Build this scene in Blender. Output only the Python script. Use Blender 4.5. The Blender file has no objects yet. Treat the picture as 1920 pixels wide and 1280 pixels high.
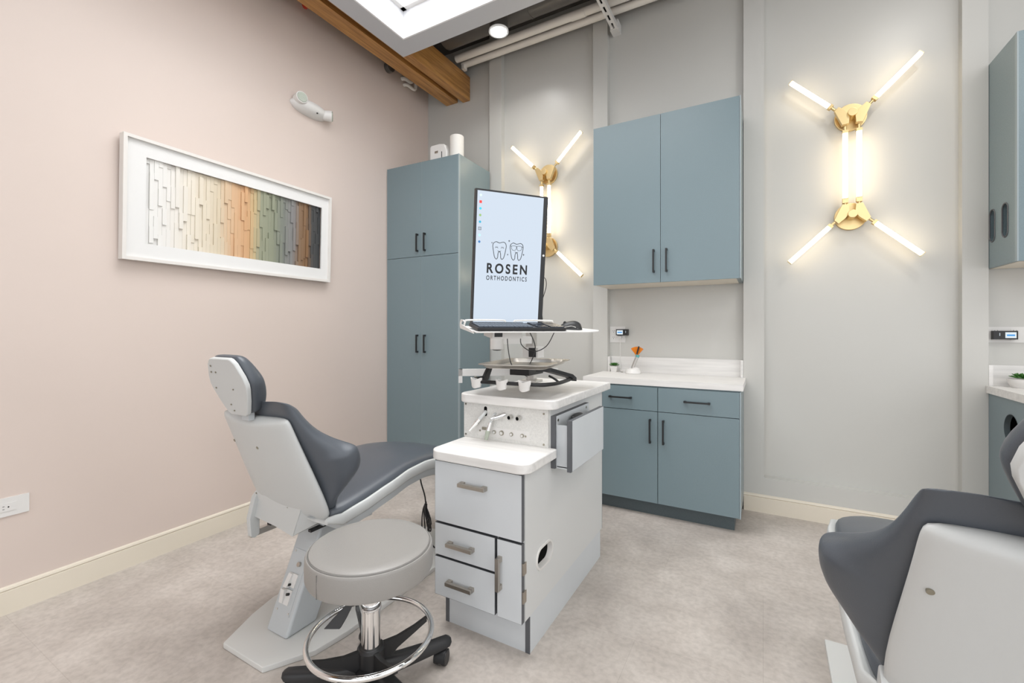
import bpy, bmesh, math, random
from mathutils import Vector, Matrix
C = bpy.context.scene.collection
S = bpy.context.scene
rad = math.radians
random.seed(7)

# ------------------------------------------------------------------ camera, world, lights, exposure
cam = bpy.data.objects.new('camera', bpy.data.cameras.new('camera'))
C.objects.link(cam)
cam.location = (0, 0, 1.25)
cam.rotation_euler = (rad(90), 0, rad(29.4997))
cam.data.sensor_width = 36
cam.data.lens = 832.5 / 1920 * 36
cam.data.shift_y = -22 / 1920
cam.data.clip_start = 0.02
S.camera = cam

S.view_settings.view_transform = 'Standard'
S.view_settings.look = 'None'
S.view_settings.exposure = 0.23
S.view_settings.gamma = 1.0
S.view_settings.use_curve_mapping = False

W = bpy.data.worlds.new('world')
S.world = W
W.use_nodes = True
bgn = W.node_tree.nodes['Background']
bgn.inputs['Color'].default_value = (0.95, 0.97, 1.0, 1)
bgn.inputs['Strength'].default_value = 1.45


def area(name, loc, rot, sx, sy, power, col=(1, 1, 1)):
    l = bpy.data.lights.new(name, 'AREA')
    l.shape = 'RECTANGLE'
    l.size = sx
    l.size_y = sy
    l.energy = power
    l.color = col
    o = bpy.data.objects.new(name, l)
    o.location = loc
    o.rotation_euler = rot
    C.objects.link(o)
    return o


sl_ = area('skylight_daylight', (-1.337, 1.49, 3.634), (0, 0, 0), 1.92, 1.90, 29, (0.97, 0.985, 1.0))
sl_.data.spread = rad(125)
for dx_, dy_, dw_ in ((-1.818, 3.0, 5), (-0.55, 2.0, 13), (0.95, 2.3, 9)):      # the row of round downlights
    dl_ = area('downlight_beam', (dx_, dy_, 3.642), (0, 0, 0), 0.08, 0.08, dw_, (1.0, 0.98, 0.95))
    dl_.data.shape = 'DISK'
area('fill_light_right', (2.3, 0.6, 3.6), (0, 0, 0), 2.0, 2.0, 42, (1.0, 0.99, 0.97))  # unseen area light added on the right to brighten the room
area('fill_light_rear', (0.6, -1.3, 3.6), (0, 0, 0), 2.5, 1.2, 36, (1.0, 0.985, 0.96))  # added fill light, out of view behind the camera


# ------------------------------------------------------------------ materials
def mat(name, col, rough=0.5, metal=0.0, spec=0.5, emit=None, estr=0.0, noise=None, bump=0.0, bscale=300, coat=0.0, alpha=1.0):
    m = bpy.data.materials.new(name)
    m.use_nodes = True
    nt = m.node_tree
    b = nt.nodes['Principled BSDF']
    b.inputs['Base Color'].default_value = (*col, 1)
    b.inputs['Roughness'].default_value = rough
    b.inputs['Metallic'].default_value = metal
    b.inputs['Specular IOR Level'].default_value = spec
    b.inputs['Coat Weight'].default_value = coat
    b.inputs['Coat Roughness'].default_value = 0.3
    if emit:
        b.inputs['Emission Color'].default_value = (*emit, 1)
        b.inputs['Emission Strength'].default_value = estr
    tc = None
    if noise or bump:
        tc = nt.nodes.new('ShaderNodeTexCoord')
    if noise:   # (scale, amount, detail) or with stretch
        sc, amt = noise[0], noise[1]
        det = noise[2] if len(noise) > 2 else 4
        st = noise[3] if len(noise) > 3 else (1, 1, 1)
        mp = nt.nodes.new('ShaderNodeMapping')
        mp.inputs['Scale'].default_value = st
        nt.links.new(tc.outputs['Object'], mp.inputs['Vector'])
        n = nt.nodes.new('ShaderNodeTexNoise')
        n.inputs['Scale'].default_value = sc
        n.inputs['Detail'].default_value = det
        nt.links.new(mp.outputs['Vector'], n.inputs['Vector'])
        r = nt.nodes.new('ShaderNodeValToRGB')
        r.color_ramp.elements[0].position = 0.3
        r.color_ramp.elements[1].position = 0.7
        r.color_ramp.elements[0].color = (*[c * (1 - amt) for c in col], 1)
        r.color_ramp.elements[1].color = (*[min(1, c * (1 + amt)) for c in col], 1)
        nt.links.new(n.outputs['Fac'], r.inputs['Fac'])
        nt.links.new(r.outputs['Color'], b.inputs['Base Color'])
    if bump:
        n2 = nt.nodes.new('ShaderNodeTexNoise')
        n2.inputs['Scale'].default_value = bscale
        n2.inputs['Detail'].default_value = 3
        nt.links.new(tc.outputs['Object'], n2.inputs['Vector'])
        bp = nt.nodes.new('ShaderNodeBump')
        bp.inputs['Strength'].default_value = bump
        bp.inputs['Distance'].default_value = 0.002
        nt.links.new(n2.outputs['Fac'], bp.inputs['Height'])
        nt.links.new(bp.outputs['Normal'], b.inputs['Normal'])
    return m


def s2l(r, g, b):
    return tuple(((c / 255) / 12.92 if c / 255 <= 0.04045 else ((c / 255 + 0.055) / 1.055) ** 2.4) for c in (r, g, b))


M = {}
M['pink'] = mat('pink_paint', s2l(211, 196, 187), 0.42, noise=(2.0, 0.012), bump=0.08, bscale=250)
M['gray'] = mat('grey_paint', s2l(196, 195, 190), 0.36, noise=(2.0, 0.01), bump=0.08, bscale=250)
M['cream'] = mat('cream_trim_paint', s2l(222, 213, 197), 0.4)
M['blue'] = mat('blue_laminate', s2l(114, 132, 138), 0.36, coat=0.35, noise=(420, 0.16, 2), bump=0.12, bscale=500)
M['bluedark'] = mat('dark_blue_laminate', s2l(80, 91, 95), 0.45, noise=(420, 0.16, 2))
M['edge'] = mat('cabinet_edge_band', s2l(150, 163, 168), 0.4)
M['black'] = mat('black_metal', (0.012, 0.012, 0.013), 0.38, metal=0.0)
M['blackp'] = mat('black_plastic', (0.016, 0.016, 0.017), 0.42, bump=0.15, bscale=700)
M['marble'] = mat('white_stone_laminate', s2l(224, 222, 219), 0.38, noise=(7, 0.085, 7, (0.5, 7, 7)))
M['panel'] = mat('speckled_white_plastic', s2l(214, 213, 209), 0.4, noise=(160, 0.07, 2))
M['cart'] = mat('cool_grey_laminate', s2l(205, 209, 212), 0.42, noise=(6, 0.02, 3))
M['cartside'] = mat('warm_grey_laminate', s2l(210, 211, 210), 0.42)
M['pvc'] = mat('charcoal_edge_banding', s2l(88, 90, 94), 0.5)
M['white'] = mat('white_plastic', s2l(220, 218, 215), 0.35)
M['shell'] = mat('light_grey_shell_plastic', s2l(198, 200, 199), 0.42, bump=0.12, bscale=900)
M['plate'] = mat('pale_steel_paint', s2l(214, 214, 211), 0.4)
M['skirt'] = mat('grey_steel_paint', s2l(186, 190, 192), 0.4)
M['uph'] = mat('charcoal_vinyl', s2l(78, 83, 90), 0.36, bump=0.13, bscale=260)
M['seatg'] = mat('grey_vinyl', s2l(148, 145, 141), 0.4, bump=0.25, bscale=350)
M['thread'] = mat('grey_thread', s2l(120, 118, 115), 0.8)
M['chrome'] = mat('chrome', (0.82, 0.82, 0.82), 0.07, metal=1)
M['steel'] = mat('brushed_steel', (0.50, 0.47, 0.43), 0.42, metal=1, noise=(40, 0.06, 2, (1, 30, 1)))
M['nickel'] = mat('brushed_nickel', (0.50, 0.46, 0.41), 0.33, metal=1)
M['alu'] = mat('satin_aluminium', (0.62, 0.61, 0.59), 0.35, metal=1)
M['brass'] = mat('satin_brass', (0.78, 0.60, 0.31), 0.36, metal=1)
M['tube'] = mat('lit_tube', (1, 0.95, 0.86), 0.4, emit=(1.0, 0.84, 0.60), estr=11.0)
M['lamp'] = mat('lit_lamp', (1, 1, 1), 0.4, emit=(1, 0.98, 0.95), estr=7.0)
M['reflector'] = mat('lamp_reflector', (0.9, 0.9, 0.9), 0.25, emit=(1, 0.98, 0.95), estr=0.12)
M['sky'] = mat('daylit_skylight_pane', (1, 1, 1), 0.4, emit=(0.97, 0.985, 1.0), estr=1.7)
M['drywall'] = mat('white_drywall', s2l(236, 237, 240), 0.55)
M['boxgray'] = mat('skylight_casing_paint', s2l(190, 192, 197), 0.5)
M['dark'] = mat('dark_ceiling_paint', s2l(74, 71, 68), 0.5)
M['duct'] = mat('dark_duct_paint', s2l(88, 84, 80), 0.32)
M['conduit'] = mat('brown_conduit', s2l(120, 108, 96), 0.3)
M['pipe'] = mat('painted_pipe', s2l(234, 229, 221), 0.4)
M['red'] = mat('red_paint', s2l(190, 60, 40), 0.4)
M['green'] = mat('succulent_green', s2l(58, 112, 42), 0.45, noise=(60, 0.3))
M['soil'] = mat('soil', (0.04, 0.03, 0.02), 0.9)
M['orange'] = mat('orange_shield', s2l(214, 120, 20), 0.2)
M['teal'] = mat('teal_plastic', s2l(90, 165, 165), 0.4)
M['frame'] = mat('white_frame_paint', s2l(222, 218, 213), 0.35)
M['matb'] = mat('white_mat_board', s2l(224, 223, 221), 0.7)
M['lens'] = mat('faceted_lens', s2l(165, 172, 158), 0.15, bump=0.9, bscale=90)
M['dkslot'] = mat('cavity_shade', (0.006, 0.006, 0.006), 0.9, spec=0.05)  # near-black colour stands in for the shade inside holes and slots
M['screw'] = mat('screw_metal', (0.35, 0.33, 0.27), 0.35, metal=1)
M['screen'] = mat('lit_screen', s2l(30, 34, 38), 0.35, emit=s2l(200, 212, 226), estr=0.93)
M['ink'] = mat('screen_black', (0.006, 0.008, 0.01), 0.5)
M['lcd'] = mat('small_lit_display', s2l(30, 34, 38), 0.35, emit=s2l(225, 235, 240), estr=0.85)
M['lcdblue'] = mat('display_blue', s2l(40, 120, 180), 0.4, emit=s2l(50, 130, 190), estr=0.6)
M['paper'] = mat('paper', s2l(225, 222, 216), 0.7)
M['peach'] = mat('peach_paper', s2l(220, 160, 125), 0.7)
M['keyc'] = mat('black_keycap', s2l(58, 64, 74), 0.22)


def wood():
    m = mat('oiled_fir_timber', (0.4, 0.2, 0.07), 0.35)
    nt = m.node_tree
    b = nt.nodes['Principled BSDF']
    tc = nt.nodes.new('ShaderNodeTexCoord')
    mp = nt.nodes.new('ShaderNodeMapping')
    mp.inputs['Scale'].default_value = (14, 0.9, 14)
    n = nt.nodes.new('ShaderNodeTexNoise')
    n.inputs['Scale'].default_value = 3.0
    n.inputs['Detail'].default_value = 7
    n.inputs['Distortion'].default_value = 0.8
    r = nt.nodes.new('ShaderNodeValToRGB')
    r.color_ramp.elements[0].position = 0.28
    r.color_ramp.elements[0].color = (*s2l(140, 94, 46), 1)
    r.color_ramp.elements[1].position = 0.75
    r.color_ramp.elements[1].color = (*s2l(204, 152, 88), 1)
    nt.links.new(tc.outputs['Object'], mp.inputs['Vector'])
    nt.links.new(mp.outputs['Vector'], n.inputs['Vector'])
    nt.links.new(n.outputs['Fac'], r.inputs['Fac'])
    nt.links.new(r.outputs['Color'], b.inputs['Base Color'])
    return m


M['wood'] = wood()


def floor_mat():
    m = mat('concrete_look_vinyl', (0.4, 0.37, 0.33), 0.42, bump=0.1, bscale=120)
    nt = m.node_tree
    b = nt.nodes['Principled BSDF']
    tc = nt.nodes.new('ShaderNodeTexCoord')

    def noise(scale, detail, dist, c0, c1, p0, p1):
        n = nt.nodes.new('ShaderNodeTexNoise')
        n.inputs['Scale'].default_value = scale
        n.inputs['Detail'].default_value = detail
        n.inputs['Distortion'].default_value = dist
        r = nt.nodes.new('ShaderNodeValToRGB')
        r.color_ramp.elements[0].position = p0
        r.color_ramp.elements[1].position = p1
        r.color_ramp.elements[0].color = (*c0, 1)
        r.color_ramp.elements[1].color = (*c1, 1)
        nt.links.new(tc.outputs['Object'], n.inputs['Vector'])
        nt.links.new(n.outputs['Fac'], r.inputs['Fac'])
        return r
    a = noise(2.6, 9, 0.5, s2l(180, 172, 165), s2l(204, 196, 189), 0.3, 0.72)
    g = noise(42, 8, 0.25, (0.86, 0.855, 0.85), (1.04, 1.04, 1.04), 0.3, 0.62)
    g2 = noise(7, 5, 0.2, (0.92, 0.91, 0.90), (1.05, 1.05, 1.05), 0.35, 0.65)
    br = nt.nodes.new('ShaderNodeTexBrick')          # tile joints
    br.offset = 0.5
    br.inputs['Scale'].default_value = 1.0
    br.inputs['Mortar Size'].default_value = 0.0012
    br.inputs['Brick Width'].default_value = 0.9
    br.inputs['Row Height'].default_value = 0.6
    br.inputs['Color1'].default_value = (1, 1, 1, 1)
    br.inputs['Color2'].default_value = (0.965, 0.962, 0.958, 1)
    br.inputs['Mortar'].default_value = (0.86, 0.85, 0.84, 1)
    nt.links.new(tc.outputs['Object'], br.inputs['Vector'])
    prev = a.outputs['Color']
    for other in (g.outputs['Color'], g2.outputs['Color'], br.outputs['Color']):
        mx = nt.nodes.new('ShaderNodeMix')
        mx.data_type = 'RGBA'
        mx.blend_type = 'MULTIPLY'
        mx.inputs['Factor'].default_value = 1.0
        nt.links.new(prev, mx.inputs[6])
        nt.links.new(other, mx.inputs[7])
        prev = mx.outputs[2]
    nt.links.new(prev, b.inputs['Base Color'])
    return m


M['floor'] = floor_mat()


def art_mat():   # pigment of the painted wooden strips changes along the picture's length
    m = mat('painted_relief_strips', (0.8, 0.8, 0.8), 0.6)
    nt = m.node_tree
    b = nt.nodes['Principled BSDF']
    at = nt.nodes.new('ShaderNodeAttribute')
    at.attribute_name = 'strip'
    r = nt.nodes.new('ShaderNodeValToRGB')
    cr = r.color_ramp
    stops = [(0.0, (226, 225, 222)), (0.10, (224, 221, 216)), (0.22, (222, 213, 197)), (0.34, (208, 194, 170)), (0.42, (208, 172, 136)),
             (0.50, (204, 160, 118)), (0.545, (190, 170, 130)), (0.58, (148, 150, 128)), (0.67, (138, 142, 122)), (0.72, (122, 126, 118)),
             (0.80, (130, 128, 128)), (0.835, (130, 106, 84)), (0.895, (128, 96, 66)), (0.93, (72, 72, 72)), (1.0, (52, 54, 56))]
    while len(cr.elements) < len(stops):
        cr.elements.new(0.5)
    for e, (p, c) in zip(cr.elements, stops):
        e.position = p
        e.color = (*s2l(*c), 1)
    nt.links.new(at.outputs['Fac'], r.inputs['Fac'])
    nt.links.new(r.outputs['Color'], b.inputs['Base Color'])
    return m


M['art'] = art_mat()


# ------------------------------------------------------------------ mesh builder
class MB:
    def __init__(s):
        s.bm = bmesh.new()

    def _add(s, t, bev=0, seg=2, xf=None):
        if bev > 0:
            ed = [e for e in t.edges if len(e.link_faces) == 2 and e.calc_face_angle(0) > rad(25)]
            if ed:
                bmesh.ops.bevel(t, geom=ed, offset=bev, segments=seg, profile=0.5, affect='EDGES', clamp_overlap=True)
        if xf is not None:
            bmesh.ops.transform(t, matrix=xf, verts=t.verts)
        me = bpy.data.meshes.new('tmp')
        t.to_mesh(me)
        t.free()
        s.bm.from_mesh(me)
        bpy.data.meshes.remove(me)
        return s

    def box(s, x0, x1, y0, y1, z0, z1, bev=0.0, seg=2, xf=None):
        t = bmesh.new()
        vs = [t.verts.new(p) for p in ((x0, y0, z0), (x1, y0, z0), (x1, y1, z0), (x0, y1, z0), (x0, y0, z1), (x1, y0, z1), (x1, y1, z1), (x0, y1, z1))]
        for f in ((0, 3, 2, 1), (4, 5, 6, 7), (0, 1, 5, 4), (1, 2, 6, 5), (2, 3, 7, 6), (3, 0, 4, 7)):
            t.faces.new([vs[i] for i in f])
        return s._add(t, bev, seg, xf)

    def prism(s, poly, axis, a, b, bev=0.0, seg=2, xf=None):
        """poly = 2D points; axis 'x': (y,z); 'y': (x,z); 'z': (x,y)"""
        t = bmesh.new()

        def P(p, c):
            return (c, p[0], p[1]) if axis == 'x' else ((p[0], c, p[1]) if axis == 'y' else (p[0], p[1], c))
        A = [t.verts.new(P(p, a)) for p in poly]
        B = [t.verts.new(P(p, b)) for p in poly]
        n = len(poly)
        t.faces.new(A)
        t.faces.new(B[::-1])
        for i in range(n):
            t.faces.new((A[i], B[i], B[(i + 1) % n], A[(i + 1) % n]))
        bmesh.ops.recalc_face_normals(t, faces=t.faces)
        return s._add(t, bev, seg, xf)

    def cyl(s, p0, p1, r, seg=24, r2=None, bev=0.0):
        p0, p1 = Vector(p0), Vector(p1)
        d = p1 - p0
        t = bmesh.new()
        bmesh.ops.create_cone(t, cap_ends=True, segments=seg, radius1=r, radius2=(r if r2 is None else r2), depth=d.length)
        xf = Matrix.Translation((p0 + p1) / 2) @ d.to_track_quat('Z', 'Y').to_matrix().to_4x4()
        return s._add(t, bev, 2, xf)

    def sph(s, c, r, sc=(1, 1, 1), seg=20, rot=None):
        t = bmesh.new()
        bmesh.ops.create_uvsphere(t, u_segments=seg, v_segments=max(8, seg // 2), radius=r)
        xf = Matrix.Translation(c) @ (rot or Matrix.Identity(4)) @ Matrix.Diagonal((*sc, 1))
        return s._add(t, xf=xf)

    def lathe(s, prof, c=(0, 0, 0), seg=48, rot=None):
        t = bmesh.new()
        rings = []
        for (r, z) in prof:
            if r < 1e-6:
                rings.append([t.verts.new((0, 0, z))])
            else:
                rings.append([t.verts.new((r * math.cos(2 * math.pi * i / seg), r * math.sin(2 * math.pi * i / seg), z)) for i in range(seg)])
        for a, b in zip(rings, rings[1:]):
            for i in range(seg):
                j = (i + 1) % seg
                q = [a[i % len(a)], a[j % len(a)], b[j % len(b)], b[i % len(b)]]
                u = []
                for v in q:
                    if v not in u:
                        u.append(v)
                if len(u) > 2:
                    t.faces.new(u)
        bmesh.ops.recalc_face_normals(t, faces=t.faces)
        return s._add(t, xf=Matrix.Translation(c) @ (rot or Matrix.Identity(4)))

    def loft(s, rings, cap=True, closed=False, xf=None):
        t = bmesh.new()
        R = [[t.verts.new(p) for p in ring] for ring in rings]
        n = len(R[0])
        pairs = list(zip(R, R[1:])) + ([(R[-1], R[0])] if closed else [])
        for a, b in pairs:
            for i in range(n):
                j = (i + 1) % n
                t.faces.new((a[i], a[j], b[j], b[i]))
        if cap and not closed:
            t.faces.new(R[0][::-1])
            t.faces.new(R[-1])
        bmesh.ops.recalc_face_normals(t, faces=t.faces)
        return s._add(t, xf=xf)

    def tube(s, pts, r, seg=10, closed=False, smooth=4, flat=1.0):
        P = [Vector(p) for p in pts]
        if smooth and len(P) > 2:
            Q = []
            n = len(P)
            rng = range(n) if closed else range(n - 1)
            for i in rng:
                p0 = P[(i - 1) % n] if (closed or i > 0) else P[0]
                p1 = P[i]
                p2 = P[(i + 1) % n]
                p3 = P[(i + 2) % n] if (closed or i + 2 < n) else P[-1]
                for k in range(smooth):
                    u = k / smooth
                    Q.append(0.5 * ((2 * p1) + (p2 - p0) * u + (2 * p0 - 5 * p1 + 4 * p2 - p3) * u * u + (3 * p1 - p0 - 3 * p2 + p3) * u ** 3))
            if not closed:
                Q.append(P[-1])
            P = Q
        rings = []
        up = Vector((0, 0, 1))
        n = len(P)
        prev = None
        for i, p in enumerate(P):
            if closed:
                d = P[(i + 1) % n] - P[(i - 1) % n]
            else:
                d = P[min(i + 1, n - 1)] - P[max(i - 1, 0)]
            d.normalize()
            if prev is None:
                ref = up if abs(d.z) < 0.9 else Vector((1, 0, 0))
                a = d.cross(ref).normalized()
            else:
                a = (prev - d * prev.dot(d)).normalized()
            prev = a
            b = d.cross(a)
            rings.append([p + a * (r * math.cos(2 * math.pi * k / seg)) + b * (r * flat * math.sin(2 * math.pi * k / seg)) for k in range(seg)])
        return s.loft(rings, closed=closed)

    def hole_plate(s, axis, a, b, rect, hole, n=40):
        """plate between planes a<b of the axis, rect=(u0,u1,v0,v1), hole=(cu,cv,hu,hv) stadium or ellipse when negative"""
        u0, u1, v0, v1 = rect
        cu, cv, hu, hv = hole
        ell = hu < 0
        hu, hv = abs(hu), abs(hv)
        angs = [2 * math.pi * i / n + 0.013 for i in range(n)] + [math.atan2(v - cv, u - cu) % (2 * math.pi) for u in (u0, u1) for v in (v0, v1)]
        angs.sort()
        inner, outer = [], []
        for t_ in angs:
            c, d = math.cos(t_), math.sin(t_)
            k = min([x for x in ((u1 - cu) / c if c > 1e-9 else 9e9, (u0 - cu) / c if c < -1e-9 else 9e9, (v1 - cv) / d if d > 1e-9 else 9e9, (v0 - cv) / d if d < -1e-9 else 9e9)])
            outer.append((cu + k * c, cv + k * d))
            if ell:
                q = 1 / math.sqrt((c / hu) ** 2 + (d / hv) ** 2)
            else:
                r = min(hu, hv)
                lo, hi = 0.0, hu + hv
                for _ in range(30):
                    q = (lo + hi) / 2
                    x, y = abs(q * c), abs(q * d)
                    dd = math.hypot(max(0, x - (hu - r)), max(0, y - (hv - r))) - r
                    if dd > 0:
                        hi = q
                    else:
                        lo = q
            inner.append((cu + q * c, cv + q * d))

        def P(p, w):
            return (w, p[0], p[1]) if axis == 'x' else ((p[0], w, p[1]) if axis == 'y' else (p[0], p[1], w))
        R = [[P(p, a) for p in inner], [P(p, a) for p in outer], [P(p, b) for p in outer], [P(p, b) for p in inner]]
        return s.loft(R, closed=True)


def obj(name, mb, m, parent=None, origin=None, smooth=35, sub=0, weld=False, label=None):
    """links the builder as ONE mesh object; coordinates are world ones unless the parent is turned (then they are its own)"""
    bm = mb.bm if isinstance(mb, MB) else mb
    if weld:
        bmesh.ops.remove_doubles(bm, verts=bm.verts, dist=1e-5)
    root = parent
    while root is not None and root.parent is not None:
        root = root.parent
    off = Vector((0, 0, 0))
    if root is not None and not root.get('_local'):
        off = root.location.copy()
    if parent is None and origin is not None:
        off = Vector(origin)
    if off.length > 0:
        bmesh.ops.translate(bm, verts=bm.verts, vec=-off)
    for f in bm.faces:
        f.smooth = True
    for e in bm.edges:
        e.smooth = not (len(e.link_faces) == 2 and e.calc_face_angle(0) > rad(smooth))
    me = bpy.data.meshes.new(name)
    bm.to_mesh(me)
    bm.free()
    me.materials.append(m)
    o = bpy.data.objects.new(name, me)
    C.objects.link(o)
    if parent is not None:
        o.parent = parent
    elif origin is not None:
        o.location = origin
    if not sub and smooth <= 50:
        wn = o.modifiers.new('normals', 'WEIGHTED_NORMAL')
        wn.keep_sharp = True
    if sub:
        md = o.modifiers.new('subd', 'SUBSURF')
        md.levels = sub
        md.render_levels = sub
    if label:
        o['label'] = label
    return o


def thing(name, label, cat, loc=(0, 0, 0), rot=None, group=None, local=False):
    o = bpy.data.objects.new(name, None)
    o.empty_display_size = 0.1
    C.objects.link(o)
    o.location = loc
    if rot:
        o.rotation_euler = rot
        local = True
    o['label'] = label
    o['category'] = cat
    if group:
        o['group'] = group
    if local:
        o['_local'] = 1
    return o


def tag(o, label, cat, group=None):
    o['label'] = label
    o['category'] = cat
    if group:
        o['group'] = group
    return o


def struct(name, mb, m, parent=None):
    o = obj(name, mb, m, parent)
    if parent is None:
        o['kind'] = 'structure'
    return o


def copy_tree(o, parent=None):
    c = o.copy()
    C.objects.link(c)
    c.parent = parent
    for ch in list(o.children):
        copy_tree(ch, c)
    return c


def screwhead(p, d, r=0.006):
    p, d = Vector(p), Vector(d).normalized()
    mb = MB().cyl(p - d * 0.002, p + d * 0.0015, r, 14)
    return mb


# ------------------------------------------------------------------ the room shell
YB, YR = 3.495, 3.55            # face of the pilasters, face of the recesses
def xl(y): return -2.882 - 0.0324 * y       # the left wall runs slightly out of square
ZC = 4.0
struct('floor', MB().box(-3.4, 5.0, -4.0, 3.7, -0.1, 0.0), M['floor'])
struct('wall_left', MB().prism([(xl(-4.0), -4.0), (xl(3.7), 3.7), (xl(3.7) - 0.15, 3.7), (xl(-4.0) - 0.15, -4.0)], 'z', -0.0, ZC), M['pink'])
struct('wall_back', MB().box(-3.2, 5.0, YR, YR + 0.15, 0, ZC), M['gray'])
struct('ceiling', MB().box(-3.2, -2.47, -4, 3.7, ZC, ZC + 0.1).box(-2.47, 0.2, 2.62, 3.7, ZC, ZC + 0.1).box(-2.47, 0.2, -4, 0.4, ZC, ZC + 0.1).box(0.2, 5.0, -4, 3.7, ZC, ZC + 0.1), M['dark'])
struct('trim_1', MB().box(-2.219, -2.09, YB, YR, 0, ZC, 0.003), M['gray'])
struct('trim_2', MB().box(-1.214, -1.093, YB, YR, 0, ZC, 0.003), M['gray'])
struct('trim_3', MB().box(-0.12, 0.006, YB, YR, 0, ZC, 0.003), M['gray'])
struct('trim_4', MB().box(0.995, 1.104, YB, YR, 0, ZC, 0.003), M['gray'])
struct('trim_5', MB().box(0.006, 0.995, YB + 0.0005, YR, 0, 0.24, 0.003), M['gray'])
struct('trim_6', MB().box(-2.09, -1.214, YB + 0.0005, YR, 0, 0.24, 0.003), M['gray'])


def bb_prof(y0, sgn=-1):
    return [(y0, 0.0), (y0 + sgn * 0.012, 0.0), (y0 + sgn * 0.012, 0.100), (y0 + sgn * 0.008, 0.1035), (y0 + sgn * 0.0135, 0.108), (y0 + sgn * 0.011, 0.116), (y0, 0.121)]


struct('baseboard_back', MB().prism(bb_prof(YB), 'x', -0.118, 1.095).prism(bb_prof(YB), 'x', -2.15, -1.0), M['cream'])
R_ = []
for yy in (-4.0, 2.99):
    R_.append([(xl(yy) + (YB - p[0]), yy, p[1]) for p in bb_prof(YB)])
struct('baseboard_left', MB().loft(R_), M['cream'])

# skylight: a cased shaft hanging below the dark roof deck, with a daylit pane
sx0, sx1, sy0, sy1 = -2.472, -0.20, 0.36, 2.628
ix0, ix1, iy0, iy1 = -2.314, -0.36, 0.52, 2.460
zb = 3.40
sk = MB()
g_ = 0.0122
sk.box(sx0, sx1, sy0, iy0 - g_, zb, zb + 0.02).box(sx0, sx1, iy1 + g_, sy1, zb, zb + 0.02).box(sx0, ix0 - g_, iy0 - g_, iy1 + g_, zb, zb + 0.02).box(ix1 + g_, sx1, iy0 - g_, iy1 + g_, zb, zb + 0.02)
sk.box(sx0, sx0 + 0.015, sy0, sy1, zb + 0.02, ZC).box(sx1 - 0.015, sx1, sy0, sy1, zb + 0.02, ZC).box(sx0, sx1, sy0, sy0 + 0.015, zb + 0.02, ZC).box(sx0, sx1, sy1 - 0.015, sy1, zb + 0.02, ZC)
win = struct('window_1', sk, M['boxgray'])
sh = MB()
sh.box(ix0 - 0.012, ix0, iy0 - .012, iy1 + .012, zb, 3.72).box(ix1, ix1 + 0.012, iy0 - .012, iy1 + .012, zb, 3.72).box(ix0, ix1, iy0 - 0.012, iy0, zb, 3.72).box(ix0, ix1, iy1, iy1 + 0.012, zb, 3.72)
obj('skylight_shaft', sh, M['drywall'], win)
fr = MB()
q = 0.035
zf = 3.60
fr.box(ix0, ix0 + q, iy0, iy1, zf, zf + .03, .004).box(ix1 - q, ix1, iy0, iy1, zf, zf + .03, .004).box(ix0, ix1, iy0, iy0 + q, zf, zf + .03, .004).box(ix0, ix1, iy1 - q, iy1, zf, zf + .03, .004)
obj('skylight_frame', fr, M['white'], win)
obj('skylight_pane', MB().box(ix0, ix1, iy0, iy1, 3.64, 3.65), M['sky'], win)

# ------------------------------------------------------------------ things under the roof
tag(obj('timber_beam', MB().box(-2.757, -2.622, -1.0, 3.548, 3.487, 3.72, 0.006), M['wood'], origin=(-2.69, 3.4, 3.487)),
    'brown timber beam nearest the pink wall, mostly its underside showing', 'beam')
tag(obj('timber_beam', MB().box(-2.557, -2.476, -1.0, 3.548, 3.470, 3.695, 0.006), M['wood'], origin=(-2.516, 3.4, 3.47)),
    'brown timber beam with a broad exposed side, behind the skylight casing corner', 'beam')
t = thing('ceiling_duct', 'large dark round duct running above the white pipes under the roof', 'duct', (-1.4, 3.12, 3.86))
obj('duct_body', MB().cyl((-2.44, 3.12, 3.86), (1.2, 3.12, 3.86), 0.13, 40), M['duct'], t)
for k, x in enumerate((-1.62, -0.9, 0.1)):
    obj('band', MB().cyl((x, 3.12, 3.86), (x + .02, 3.12, 3.86), 0.1335, 40), M['duct'], t)
t = thing('conduit', 'thin brown metal conduit with a coupling beside the dark duct', 'pipe', (-1.3, 2.93, 3.79))
obj('tube', MB().cyl((-2.44, 2.9, 3.80), (1.2, 2.9, 3.80), 0.017, 14), M['conduit'], t)
obj('coupling', MB().cyl((-1.45, 2.9, 3.80), (-1.38, 2.9, 3.80), 0.023, 14), M['conduit'], t)
t = thing('ceiling_pipe', 'upper of the two white painted pipes above the grey wall', 'pipe', (-1.2, 3.33, 3.76))
obj('pipe_run', MB().cyl((-2.475, 3.33, 3.758), (1.2, 3.33, 3.758), 0.033, 24), M['pipe'], t)
obj('coupling', MB().cyl((-1.34, 3.33, 3.755), (-1.22, 3.33, 3.755), 0.035, 24, bev=0.003), M['pipe'], t)
t = thing('ceiling_pipe', 'lower white painted pipe, nearest the grey wall, ending at the timber beam', 'pipe', (-1.2, 3.40, 3.72))
obj('pipe_run', MB().cyl((-2.475, 3.43, 3.752), (1.2, 3.43, 3.752), 0.030, 24), M['pipe'], t)
obj('hanger', MB().box(-2.47, -2.44, 3.40, 3.45, 3.70, 3.74, 0.004), M['pipe'], t)
t = thing('strut_channel', 'white slotted strut channel crossing under the pipes to the wall', 'bracket', (-1.03, 3.3, 3.64))
st = MB()
for k in range(9):
    y = 3.49 - k * 0.1
    st.box(-1.052, -1.044, y - 0.1, y, 3.64, 3.675).box(-1.012, -1.004, y - 0.1, y, 3.64, 3.675)
    st.box(-1.052, -1.035, y - 0.1, y, 3.635, 3.640).box(-1.021, -1.004, y - 0.1, y, 3.635, 3.640)
    st.box(-1.035, -1.021, y - 0.035, y, 3.635, 3.640)
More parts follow.
